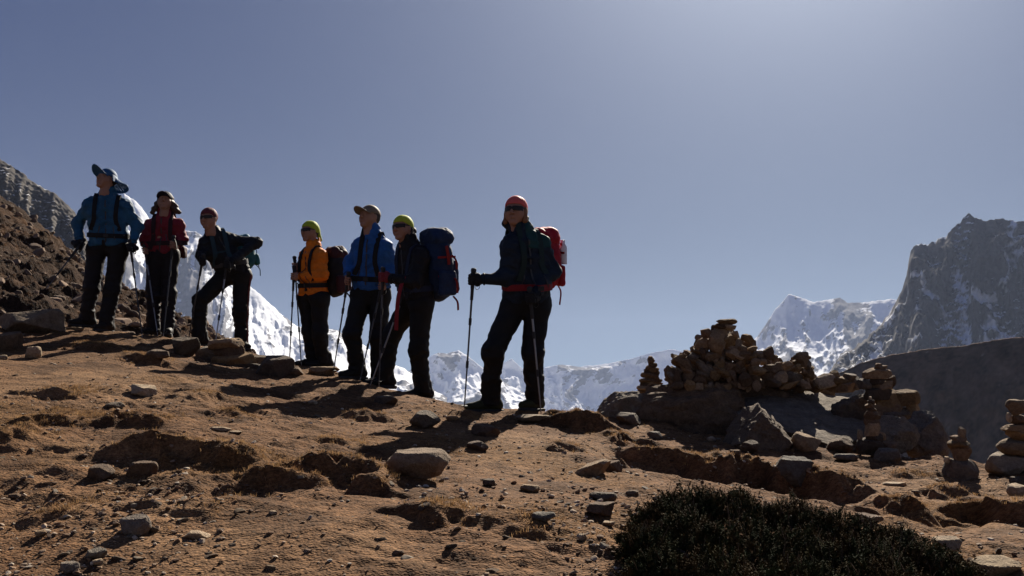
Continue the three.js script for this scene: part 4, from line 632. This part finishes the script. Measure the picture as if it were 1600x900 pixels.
function smoothAgain(g) { const q = g.clone(); q.deleteAttribute('normal'); const uv = q.attributes.uv; const p = mergeVertices((() => { const c = q.clone(); c.deleteAttribute('uv'); return c; })(), 1e-5); p.computeVertexNormals(); const n = new Float32Array(q.attributes.position.count * 3), ix = p.index; for (let i = 0; i < ix.count; i++) { const k = ix.getX(i); n[i * 3] = p.attributes.normal.getX(k); n[i * 3 + 1] = p.attributes.normal.getY(k); n[i * 3 + 2] = p.attributes.normal.getZ(k); } q.setAttribute('normal', new THREE.BufferAttribute(n, 3)); return q; }
// from a point inside, outwards to the surface of a garment
function cling(p, dir, f, gap) { let t = 0; for (let i = 0; i < 90; i++) { if (f(p.x + dir.x * t, p.y + dir.y * t, p.z + dir.z * t) > 0 && t > 0.02) break; t += 0.005; } return p.clone().addScaledVector(dir, t - 0.003 + gap); }
function ribbon(pts, side, w, th) {                   // a flat band along points; side gives the direction of its width (a vector, or one for each point)
  const c = new THREE.CatmullRomCurve3(pts), n = Math.max(12, pts.length * 4), pos = [], idx = [];
  for (let i = 0; i <= n; i++) {
    const p = c.getPoint(i / n), t = c.getTangent(i / n), s = (Array.isArray(side) ? side[Math.min(side.length - 1, Math.round(i / n * (side.length - 1)))] : side).clone(); s.addScaledVector(t, -s.dot(t)).normalize(); const o = t.clone().cross(s);
    for (const [a, b] of [[-1, -1], [1, -1], [1, 1], [-1, 1]]) pos.push(p.x + s.x * a * w / 2 + o.x * b * th / 2, p.y + s.y * a * w / 2 + o.y * b * th / 2, p.z + s.z * a * w / 2 + o.z * b * th / 2);
    if (i) for (let k = 0; k < 4; k++) { const a = (i - 1) * 4 + k, b = (i - 1) * 4 + (k + 1) % 4; idx.push(a, b, a + 4, b, b + 4, a + 4); }
  }
  idx.push(0, 2, 1, 0, 3, 2, n * 4, n * 4 + 1, n * 4 + 2, n * 4, n * 4 + 2, n * 4 + 3);
  let g = new THREE.BufferGeometry(); g.setAttribute('position', new THREE.Float32BufferAttribute(pos, 3)); g.setIndex(idx); g = g.toNonIndexed(); g.computeVertexNormals(); return g;
}
// poles: grip in the hand, tip on the ground; [tip px, tip py, metres nearer, label, length above the hand, colour]
function polesFor(h, base, J) {
  const T = {
    teal: { A: [72, 452, 0.4, 'trekking pole slanting down to the left from the teal-jacketed hiker', 0.07, 0, true], B: [223, 523, 0.25, 'trekking pole right of the teal-jacketed hiker, tip by the red-jacketed hiker', 0.07] },
    red: { A: [247, 526, 0.35, 'pale trekking pole between the legs of the red-jacketed hiker', 0.07, 1], B: [255, 527, 0.35, 'dark trekking pole held at the hip by the red-jacketed hiker', 0.09] },
    leaning: { A: [294, 522, 0.3, 'trekking pole under the bent arm of the leaning hiker, partly behind his knee', 0.07], B: [336, 524, 0.45, 'pale trekking pole in front of the leaning hiker\'s raised thigh', 0.07, 1] },
    orange: { A: [471, 574, 0.1, 'trekking pole nearer the legs of the orange-jacketed hiker', 0.10], B: [452, 570, 0.15, 'trekking pole furthest in front of the orange-jacketed hiker', 0.10] },
    blue: { A: [520, 583, 0.1, 'slanting dark trekking pole at the left of the blue-jacketed hiker', 0.07], B: [562, 590, 0.35, 'trekking pole crossing between the blue-jacketed hiker\'s legs', 0.07] },
    black: { A: [578, 602, 0.1, 'pale trekking pole slanting across the black-jacketed hiker\'s front leg', 0.07, 1], B: [592, 606, 0.25, 'trekking pole hanging from the red glove of the black-jacketed hiker', 0.07] },
    coral: { A: [725, 630, 0.1, 'upright trekking pole held out to the left by the rightmost hiker', 0.07], B: [846, 655, 0.3, 'trekking pole in front of the rightmost hiker\'s straight leg', 0.07, 1] },
  }, out = {};
  out[h.key] = {};
  for (const s of ['A', 'B']) if (T[h.key][s]) { const [px, py, dz, label, above, pale, free] = T[h.key][s], tip = at(px, py, h.d - dz); if (!free) tip.y = ground(tip.x, tip.z) - 0.01; tip.sub(base); out[h.key][s] = { tip, label, above, pale, base, grip: J['grip' + s], axis: J['grip' + s].clone().sub(tip).normalize() }; }
  return out;
}
function pole(p, h, s) {
  const len = p.grip.distanceTo(p.tip), q = new THREE.Quaternion().setFromUnitVectors(V(0, 1, 0), p.axis);
  const t = thing('trekking_pole', p.label, 'trekking pole', p.tip.clone().add(p.base), 'trekking poles'); t.quaternion.copy(q);
  const cyl = (r0, r1, y0, y1, n = 10) => new THREE.CylinderGeometry(r1, r0, y1 - y0, n).translate(0, (y0 + y1) / 2, 0), metal = p.pale ? ALLOY : DARKALLOY;
  mesh('tip', cyl(0.002, 0.005, 0, 0.05), ALLOY, t); mesh('basket', new THREE.CylinderGeometry(0.026, 0.022, 0.006, 14).translate(0, 0.06, 0), RUBBER, t);
  const a = len * 0.36, b = len * 0.68;
  mesh('lower_shaft', cyl(0.0055, 0.0065, 0.05, a), metal, t); mesh('lock', cyl(0.011, 0.012, a - 0.02, a + 0.035), RUBBER, t); mesh('middle_shaft', cyl(0.0072, 0.0076, a, b), metal, t); mesh('lock', cyl(0.012, 0.013, b - 0.02, b + 0.035), RUBBER, t); mesh('upper_shaft', cyl(0.0088, 0.0092, b, len - 0.05), metal, t);
  const prof = [[0.0, -0.16], [0.013, -0.16], [0.0135, -0.08], [0.016, -0.06], [0.0145, -0.02], [0.0155, 0.02], [0.0145, 0.045], [0.019, 0.055], [0.023, 0.07], [0.021, 0.085], [0.010, 0.092], [0, 0.092]].map(([r, y]) => new THREE.Vector2(r, y > 0.05 ? y - 0.07 + p.above + 0.0 : y));
  const g = mesh('grip', new THREE.LatheGeometry(prof, 14).translate(0, len, 0), RUBBER, t);
  mesh('strap', ribbon([V(0.012, len + p.above - 0.01, 0), V(0.045, len + 0.01, 0.02), V(0.055, len - 0.06, 0.01), V(0.03, len - 0.075, -0.01), V(0.012, len + p.above - 0.015, -0.004)], V(0, 0, 1), 0.018, 0.003), RUBBER, g);
}
for (const h of HIKERS) hiker(h);

// ---------------------------------------------------------------- packs, worn on the backs
function pack(key, label, { px, py, dz, w, h, deep, c, c2 = c, accent, lid = true, yaw, tilt = 0, straps = [0.012, 0.012, 0.013], belt = straps, back = 0.16, chestBand = false, bow = 0.25, bottle = false, tails = 0 }) {
  const f = figures[key], d = f.h.d, centre = at(px, py, d - dz), t = thing('backpack', label, 'backpack', centre, 'packs on the hikers\' backs');
  const basis = new THREE.Matrix4().makeBasis(f.right, f.up, f.fwd), q = new THREE.Quaternion().setFromRotationMatrix(basis), cm = clothMat(...c), cm2 = clothMat(...c2);
  const G = new THREE.Matrix4().makeRotationFromQuaternion(q).multiply(new THREE.Matrix4().makeRotationX(tilt));
  const box = (cx, cy, cz, sx, sy, sz, r, wob = 0.008, soft = 0) => nets((x, y, z) => { const bow = soft * ((y - cy) / sy) ** 2; const qx = Math.abs(x - cx) - sx * (1 - bow) + r, qy = Math.abs(y - cy) - sy + r, qz = Math.abs(z - cz) - sz * (1 - bow) + r; return Math.hypot(Math.max(qx, 0), Math.max(qy, 0), Math.max(qz, 0)) + Math.min(Math.max(qx, qy, qz), 0) - r + wob * fbm(x * 12 + d, y * 14, z * 12, 3) * 2; }, [cx - sx - 0.03, cy - sy - 0.03, cz - sz - 0.03], [cx + sx + 0.03, cy + sy + 0.03, cz + sz + 0.03], 0.011);
  const add = (name, g, m) => mesh(name, smoothAgain(boxUV(put(g, G), 2)), m, t);
  const W = w / 2, H = h / 2, D = deep / 2, body = add('main_compartment', box(0, -0.02, 0, W, H - 0.03, D, Math.min(W, D) * 0.85, 0.014, bow), cm);
  if (lid) add('lid', box(0, H - 0.075, -0.01, W * 0.9, 0.085, D * 0.98, 0.08, 0.016), cm2);
  add('front_pocket', box(0, -H * 0.30, -D, W * 0.72, H * 0.45, 0.05, 0.045), cm2);
  for (const s of [-1, 1]) { add('side_pocket', box(s * W, -H * 0.45, 0, 0.03, H * 0.34, D * 0.7, 0.028), cm2); }
  const webbing = clothMat(...straps);
  for (const s of [-1, 1]) for (const y of [0.25, -0.25]) mesh('compression_strap', ribbon([V(s * (W + 0.004), y * H, D * 0.7), V(s * (W + 0.006), y * H, 0), V(s * W * 0.95, y * H, -D * 0.8)].map((p) => p.applyMatrix4(G)), f.up, 0.018, 0.004), accent ? clothMat(...accent) : webbing, t);
  if (accent) for (const s of [-1, 1]) mesh('pull_tape', ribbon([V(s * (W + 0.012), H * 0.55, 0.0), V(s * (W + 0.016), H * 0.30, -0.01), V(s * (W + 0.012), H * 0.05, -0.02)].map((p) => p.applyMatrix4(G)), f.fwd, 0.03, 0.006), clothMat(...accent), t);
  if (bottle) add('bottle', new THREE.LatheGeometry([[0, -0.1], [0.034, -0.1], [0.036, -0.09], [0.036, 0.04], [0.02, 0.07], [0.02, 0.1], [0, 0.1]].map(([a, b]) => new THREE.Vector2(a, b)), 16).translate(W + 0.035, 0.07, -0.01), plain(0.55, 0.55, 0.6, 0.3));
  for (let i = 0; i < tails; i++) { const s = V(W + 0.01, lerp(H * 0.3, -H * 0.8, i / Math.max(1, tails - 1)), -D * 0.4); mesh('strap_tail', ribbon([s, s.clone().add(V(0.035, -0.05, -0.02)), s.clone().add(V(0.03, -0.13 - 0.03 * (i % 2), -0.03))].map((p) => p.applyMatrix4(G)), f.fwd, 0.02, 0.004), clothMat(...(accent ?? straps)), t); }
  // harness over the jacket
  const L = (v) => v.clone().sub(centre).add(f.base);
  for (const s of ['A', 'B']) {
    const out = s === 'A' ? -1 : 1, sh = f.chest.clone().lerp(f.J['sh' + s], 0.62), low = sh.clone().addScaledVector(f.up, -0.16), lower = sh.clone().addScaledVector(f.up, -0.28), diag = (a, b) => f.fwd.clone().multiplyScalar(a).addScaledVector(f.up, b).normalize();
    const pts = [sh.clone().addScaledVector(f.up, -0.05).addScaledVector(f.fwd, -back), cling(sh, diag(-0.8, 0.6), f.jacketF, 0.006), cling(sh, diag(0, 1), f.jacketF, 0.007), cling(sh, diag(0.7, 0.7), f.jacketF, 0.007), cling(sh.clone().addScaledVector(f.up, -0.06), f.fwd, f.jacketF, 0.007), cling(low, f.fwd, f.jacketF, 0.007), cling(lower, f.fwd.clone().addScaledVector(f.right, out * 0.35).normalize(), f.jacketF, 0.006)];
    mesh('shoulder_strap', ribbon(pts.map(L), f.right, 0.046, 0.010), webbing, t);
  }
  { const y = f.pelvis.clone().addScaledVector(f.up, 0.14), pts = [], sides = []; for (let i = 0; i <= 20; i++) { const a = i / 20 * Math.PI * 2, dir = f.fwd.clone().multiplyScalar(Math.cos(a)).addScaledVector(f.right, Math.sin(a)); pts.push(L(cling(y, dir, f.jacketF, 0.006))); sides.push(f.up); } mesh('waist_belt', ribbon(pts, sides, 0.05, 0.012), clothMat(...belt), t);
    const b = cling(y, f.fwd, f.jacketF, 0.016); mesh('buckle', new THREE.BoxGeometry(0.05, 0.035, 0.012).applyMatrix4(basis).translate(...L(b).toArray()), RUBBER, t); }
  if (chestBand) { const y = f.chest.clone().addScaledVector(f.up, -0.13), pts = []; for (let i = 0; i <= 8; i++) { const a = lerp(-0.62, 0.62, i / 8); pts.push(L(cling(y, f.fwd.clone().multiplyScalar(Math.cos(a)).addScaledVector(f.right, Math.sin(a)), f.jacketF, 0.008))); } mesh('chest_strap', ribbon(pts, f.up, 0.018, 0.004), webbing, t); }
  return t;
}
pack('teal', 'pack of the teal-jacketed hiker, seen only by its dark straps and belt', { px: 172, py: 346, dz: -0.24, w: 0.28, h: 0.46, deep: 0.20, c: [0.02, 0.03, 0.04] });
pack('red', 'dark red daypack hanging behind the red-jacketed hiker\'s hip', { px: 268, py: 382, dz: -0.22, w: 0.27, h: 0.42, deep: 0.18, c: [0.06, 0.012, 0.016], straps: [0.03, 0.012, 0.014] });
pack('leaning', 'teal pack on the back of the leaning hiker', { px: 380, py: 396, dz: -0.2, w: 0.27, h: 0.42, deep: 0.20, c: [0.02, 0.12, 0.16], c2: [0.03, 0.17, 0.22], chestBand: true, straps: [0.02, 0.05, 0.07], belt: [0.06, 0.06, 0.06], tails: 3, bottle: false });
pack('orange', 'maroon and black daypack on the orange-jacketed hiker', { px: 524, py: 426, dz: 0.0, w: 0.28, h: 0.56, deep: 0.22, c: [0.018, 0.014, 0.015], c2: [0.05, 0.012, 0.014], tails: 2 });
pack('blue', 'pack of the blue-jacketed hiker, seen only by its dark straps', { px: 590, py: 412, dz: -0.24, w: 0.28, h: 0.46, deep: 0.18, c: [0.015, 0.018, 0.024] });
pack('black', 'tall dark blue trekking pack with red trim on the black-jacketed hiker', { px: 682, py: 416, dz: -0.02, w: 0.33, h: 0.68, deep: 0.27, c: [0.010, 0.028, 0.075], c2: [0.012, 0.032, 0.085], accent: [0.24, 0.018, 0.016], straps: [0.012, 0.02, 0.045], tails: 3 });
pack('coral', 'bright red pack on the rightmost hiker', { px: 852, py: 408, dz: -0.20, w: 0.27, h: 0.53, deep: 0.20, bow: 0.4, c: [0.38, 0.014, 0.028], c2: [0.42, 0.016, 0.032], straps: [0.014, 0.03, 0.03], belt: [0.22, 0.014, 0.018], accent: [0.34, 0.02, 0.03], tails: 2, bottle: true });
{ // red sash of the black-jacketed hiker
  const f = figures.black, pts = [[632, 432, 0.24], [627, 446, 0.26], [622, 466, 0.25], [620, 490, 0.23], [619, 516, 0.2]].map(([x, y, z]) => at(x, y, f.h.d - z)), t = thing('sash', 'long red strap hanging at the front of the black-jacketed hiker', 'strap', pts[0]);
  mesh('webbing', ribbon(pts.map((p) => p.clone().sub(pts[0])), V(0.9, 0, 0.4), 0.036, 0.006), clothMat(0.24, 0.02, 0.03), t);
}

// ---------------------------------------------------------------- small stones, grass and the shrub
const M4 = new THREE.Matrix4(), Q = new THREE.Quaternion(), EU = new THREE.Euler();
function scatter(name, label, category, geo, mat, places, tint) {
  const m = new THREE.InstancedMesh(geo, mat, places.length);
  places.forEach(([p, s, e, sy], i) => { m.setMatrixAt(i, M4.compose(p, Q.setFromEuler(EU.set(...e)), V(s, s * (sy ?? 1), s))); if (tint) m.setColorAt(i, tint(i)); });
  m.instanceMatrix.needsUpdate = true; return stuff(name, m, label, category);
}
function anyPlace(R, d0 = 2.6, d1 = 12) { const d = d0 * (d1 / d0) ** R(), a = lerp(-0.8, 0.8, R()); return V(a * d, 0, -d); }
{
  const R = rng(5), sets = [[], [], [], []];
  for (let n = 0; n < 60000; n++) {
    const p = anyPlace(R), patch = smooth(-0.05, 0.3, fbm(p.x * 0.9 + 3, 8.8, p.z * 0.9, 3)) + (p.x < -1.05 && p.z > -4.2 ? 0.8 : 0) + (p.x > 0.1 && p.x < 1.5 && p.z > -7 ? 0.35 : 0);
    if (R() > 0.18 + patch) continue;
    const s = 0.0022 + 0.015 * R() ** 7; p.y = ground(p.x, p.z) + s * 0.25; sets[n & 3].push([p, s, [(R() - 0.5) * 0.8, R() * 6, (R() - 0.5) * 0.8], lerp(0.8, 1.3, R())]);
  }
  const tone = rng(6), tones = [[0.24, 0.16, 0.10], [0.17, 0.105, 0.064], [0.32, 0.24, 0.17], [0.13, 0.085, 0.056], [0.40, 0.33, 0.25]];
  sets.forEach((s, i) => scatter('gravel', ['scattered pebbles and grit on the trail', 'small angular chips over the dirt', 'loose gravel strewn across the slope', 'fine stones lying between the turf'][i], 'gravel', rockGeo(300 + i, 2, 1, 0.5, 0.8, { planes: 7, cut: [0.45, 0.85], crease: 0.2, uvs: 1 }), new THREE.MeshPhysicalMaterial({ roughness: 0.95, specularIntensity: 0.25 }), s, () => { const t = tones[tone() * tones.length | 0], v = lerp(0.7, 1.1, tone()); return rgb(t[0] * v, t[1] * v, t[2] * v); }));
}
{ // half-buried stones of many sizes
  const R = rng(55), sets = [[], []];
  for (let n = 0; n < 5000; n++) {
    const p = anyPlace(R, 2.7, 10.5), near = (p.x < -0.9 && p.z > -4.4) || (p.x > 0.1 && p.x < 1.7 && p.z < -3.4 && p.z > -7.5);
    if (R() > (near ? 0.75 : 0.25)) continue; const s = 0.008 + 0.022 * R() ** 3.2; p.y = ground(p.x, p.z) + s * lerp(-0.32, 0.05, R()); sets[n & 1].push([p, s, [(R() - 0.5) * 0.6, R() * 6, (R() - 0.5) * 0.6], lerp(0.7, 1.2, R())]);
  }
  const tone = rng(56), tones = [[0.24, 0.165, 0.10], [0.17, 0.11, 0.068], [0.32, 0.25, 0.18], [0.13, 0.088, 0.06], [0.40, 0.33, 0.255]];
  sets.forEach((s, i) => scatter('stones', ['half-buried small stones of mixed sizes in the dirt', 'flat broken stones bedded in the trail'][i], 'stones', rockGeo(350 + i, 5, 1, 0.55, 0.8, { planes: 8, cut: [0.45, 0.85], crease: 0.3, uvs: 0.2 }), new THREE.MeshPhysicalMaterial({ roughness: 0.95, specularIntensity: 0.25, map: rockMap }), s, () => { const t = tones[tone() * tones.length | 0], v = lerp(0.75, 1.15, tone()); return rgb(t[0] * v, t[1] * v, t[2] * v); }));
}
{ // rubble on the hillside behind
  const R = rng(15), s = []; const hill = scene.getObjectByName('hillside').geometry.attributes.position, n = hill.count;
  for (let i = 0; i < 2600; i++) { const k = R() * n | 0, q = 0.02 + 0.15 * R() ** 4; s.push([V(hill.getX(k), hill.getY(k) + q * 0.1, hill.getZ(k)), q, [R(), R() * 6, R()], 0.8]); }
  const tone = rng(16); scatter('rubble', 'loose rocks lying over the brown hillside', 'rubble', rockGeo(330, 4, 1, 0.7, 0.85, { planes: 9, uvs: 1 }), new THREE.MeshPhysicalMaterial({ roughness: 0.95, specularIntensity: 0.25 }), s, () => { const v = lerp(0.5, 1.3, tone()); return rgb(0.15 * v, 0.10 * v, 0.068 * v); });
}
function bladesGeo(seed, n, len, w, spread) {
  const R = rng(seed), pos = [], idx = [];
  for (let i = 0; i < n; i++) { const a = R() * 6.28, l = len * lerp(0.5, 1.1, R()), o = spread * R(), bx = Math.cos(a) * o, bz = Math.sin(a) * o, la = a + (R() - 0.5) * 1.5, lx = Math.cos(la), lz = Math.sin(la), k = pos.length / 3, lean = lerp(0.2, 0.9, R());
    pos.push(bx - lz * w, 0, bz + lx * w, bx + lz * w, 0, bz - lx * w, bx + lx * l * lean * 0.4 - lz * w * 0.7, l * 0.6, bz + lz * l * lean * 0.4 + lx * w * 0.7, bx + lx * l * lean * 0.4 + lz * w * 0.7, l * 0.6, bz + lz * l * lean * 0.4 - lx * w * 0.7, bx + lx * l * lean, l * lerp(0.95, 0.5, lean), bz + lz * l * lean);
    idx.push(k, k + 1, k + 2, k + 1, k + 3, k + 2, k + 2, k + 3, k + 4); }
  const g = new THREE.BufferGeometry(); g.setAttribute('position', new THREE.Float32BufferAttribute(pos, 3)); g.setIndex(idx); g.computeVertexNormals(); return g;
}
{ // short dry grass on the banks and over the grassy patches
  const R = rng(25), s = [[], []];
  for (const k of banks) { const n = Math.round(k.L * 1700 * (k.up > 0.02 ? 1 : 0.2)); for (let i = 0; i < n; i++) { const u = R() * k.L, v = 0.18 - R() * (k.wb * 2.4 + 0.25), x = k.a.x + k.ux * u + k.vx * v, z = k.a.z + k.uz * u + k.vz * v, t = turf(x, z); if (t[1] < 0.5 * R() * R() - 0.02 || fbm(x * 6, 9, z * 6, 2) < -0.10 + 0.2 * R() - 0.1) continue; s[i & 1].push([V(x, ground(x, z) - 0.003, z), lerp(0.5, 1.1, R()), [(R() - 0.5) * 0.7, R() * 6, (R() - 0.5) * 0.7], 1]); } }
  for (let i = 0; i < 84000; i++) { const p = anyPlace(R, 2.8, 12), g = grassiness(p.x, p.z); if (R() > g * 0.9) continue; p.y = ground(p.x, p.z) - 0.003; s[i & 1].push([p, lerp(0.22, 0.6, R()), [(R() - 0.5) * 0.8, R() * 6, (R() - 0.5) * 0.8], 0.8]); }
  const tone = rng(26), m = new THREE.MeshPhysicalMaterial({ roughness: 1, side: THREE.DoubleSide, specularIntensity: 0.15, transmission: 0.45, thickness: 0 });
  s.forEach((l, i) => scatter('grass', ['short dry grass on the turf banks', 'withered tawny grass over the slope'][i], 'grass', bladesGeo(40 + i, 11, 0.024, 0.0010, 0.017), m, l, () => { const v = lerp(0.6, 1.25, tone()), q = tone(); return rgb(lerp(0.27, 0.13, q) * v, lerp(0.165, 0.068, q) * v, lerp(0.078, 0.032, q) * v); }));
}
{ // dark low shrub: stems from one root, dense sprigs of small leaves
  const lumps = [[1008, 868, 3.25, 48, 42], [1034, 828, 3.6, 54, 40], [1075, 800, 3.85, 62, 36], [1070, 862, 3.35, 70, 52], [1150, 806, 3.8, 70, 38], [1160, 872, 3.3, 80, 54], [1235, 818, 3.75, 64, 36], [1250, 876, 3.3, 80, 48], [1310, 838, 3.6, 62, 36], [1340, 890, 3.25, 80, 46], [1390, 862, 3.45, 60, 36], [1440, 888, 3.3, 62, 34], [1490, 905, 3.2, 48, 26], [1028, 915, 3.0, 60, 50], [1120, 925, 3.0, 90, 56], [1250, 930, 3.0, 90, 56], [1380, 930, 3.0, 90, 50]];
  const c0 = on(1220, 890) ?? at(1220, 890, 3.2), t = thing('shrub', 'dark dense low shrub at the bottom right', 'shrub', c0), R = rng(35), places = [];
  for (const [px, py, d, rx, ry] of lumps) {
    const c = at(px, py + 8, d), m = d / FOCAL, gx = rx * m, gy = ry * m * 1.1, gz = gx * 0.8, gyr = ground(c.x, c.z);
    for (let i = 0; i < 620; i++) {
      const a = R() * 6.283, u = R() * 1.25 - 0.25, s = Math.sqrt(1 - Math.min(1, u * u)), q = R() ** 0.3 * (1 + 0.12 * (R() - 0.4) + 0.5 * fbm(px * 0.05 + Math.cos(a) * s * 2, u * 2, Math.sin(a) * s * 2, 2)), x = Math.cos(a) * s * q, y = u * q, z = Math.sin(a) * s * q, P = V(c.x + x * gx, c.y + y * gy, c.z + z * gz);
      if (P.y < gyr - 0.02 || fbm(P.x * 7, P.y * 7, P.z * 7, 2) < -0.30) continue; places.push([P.sub(c0), lerp(0.6, 1.0, R()) * (R() < 0.06 ? 1.9 : 1.15), [z * 0.9 + (R() - 0.5) * 0.6, R() * 6, -x * 0.9 + (R() - 0.5) * 0.6]]);
    }
    const root = V(lerp(c0.x, c.x, 0.6), 0, lerp(c0.z, c.z, 0.6)); root.y = ground(root.x, root.z) - 0.02; root.sub(c0); const end = c.clone().sub(c0).add(V(0, gy * 0.5, 0)), midp = root.clone().lerp(end, 0.5).add(V((R() - 0.5) * 0.06, 0.03, (R() - 0.5) * 0.06));
    mesh('stem', new THREE.TubeGeometry(new THREE.CatmullRomCurve3([root, midp, end]), 8, 0.006, 6), plain(0.035, 0.024, 0.017, 0.9), t);
  }
  const sprig = (() => { const r = rng(36), pos = [], idx = []; const leaf = (o, d, n, l, w) => { const k = pos.length / 3, a = o.clone().addScaledVector(d, l * 0.5).addScaledVector(n, w), b = o.clone().addScaledVector(d, l * 0.5).addScaledVector(n, -w), e = o.clone().addScaledVector(d, l); pos.push(...o.toArray(), ...a.toArray(), ...b.toArray(), ...e.toArray()); idx.push(k, k + 1, k + 2, k + 1, k + 3, k + 2); };
    for (let j = 0; j < 3; j++) { const ax = V((r() - 0.5) * 0.9, 1, (r() - 0.5) * 0.9).normalize(), L = lerp(0.022, 0.04, r()); for (let i = 0; i < 11; i++) { const f = i / 11, a = i * 2.4, d = V(Math.cos(a), 0.9, Math.sin(a)).normalize(), n = ax.clone().cross(d).normalize(); leaf(ax.clone().multiplyScalar(f * L), d, n, lerp(0.010, 0.006, f), 0.0019); } leaf(V(0, -0.01, 0), ax, V(1, 0, 0), L + 0.01, 0.0008); }
    const g = new THREE.BufferGeometry(); g.setAttribute('position', new THREE.Float32BufferAttribute(pos, 3)); g.setIndex(idx); g.computeVertexNormals(); return g; })();
  const m = new THREE.InstancedMesh(sprig, new THREE.MeshPhysicalMaterial({ roughness: 0.9, side: THREE.DoubleSide, specularIntensity: 0.05 }), places.length), tone = rng(37);
  places.forEach(([p, s, e], i) => { m.setMatrixAt(i, M4.compose(p, Q.setFromEuler(EU.set(...e)), V(s, s, s))); const v = lerp(0.5, 1.4, tone()), q = tone(), br = fbm(p.x * 9, p.y * 9, p.z * 9, 2) > 0.08 ? 0.6 : 0; m.setColorAt(i, rgb(lerp(0.024, 0.055, clamp(q * q + br)) * v, lerp(0.029, 0.034, q) * v, 0.012 * v)); });
  stuff('foliage', m, null, null, t);
  { // bare twigs that stand out of the leaves
    const list = []; for (let i = 0; i < 800; i++) { const p = places[R() * places.length | 0][0], d = V((R() - 0.5) * 1.2, 1, (R() - 0.5) * 1.2).normalize(), l = lerp(0.03, 0.10, R() * R()); list.push(new THREE.CylinderGeometry(0.0006, 0.0014, l, 5).translate(0, l / 2, 0).applyQuaternion(new THREE.Quaternion().setFromUnitVectors(V(0, 1, 0), d)).translate(p.x, p.y, p.z)); }
    const tw = new THREE.Mesh(mergeGeometries(list), new THREE.MeshPhysicalMaterial({ color: rgb(0.13, 0.085, 0.055), roughness: 0.9, specularIntensity: 0.2 })); stuff('twigs', tw, null, null, t);
  }
}
renderer.render(scene, camera);
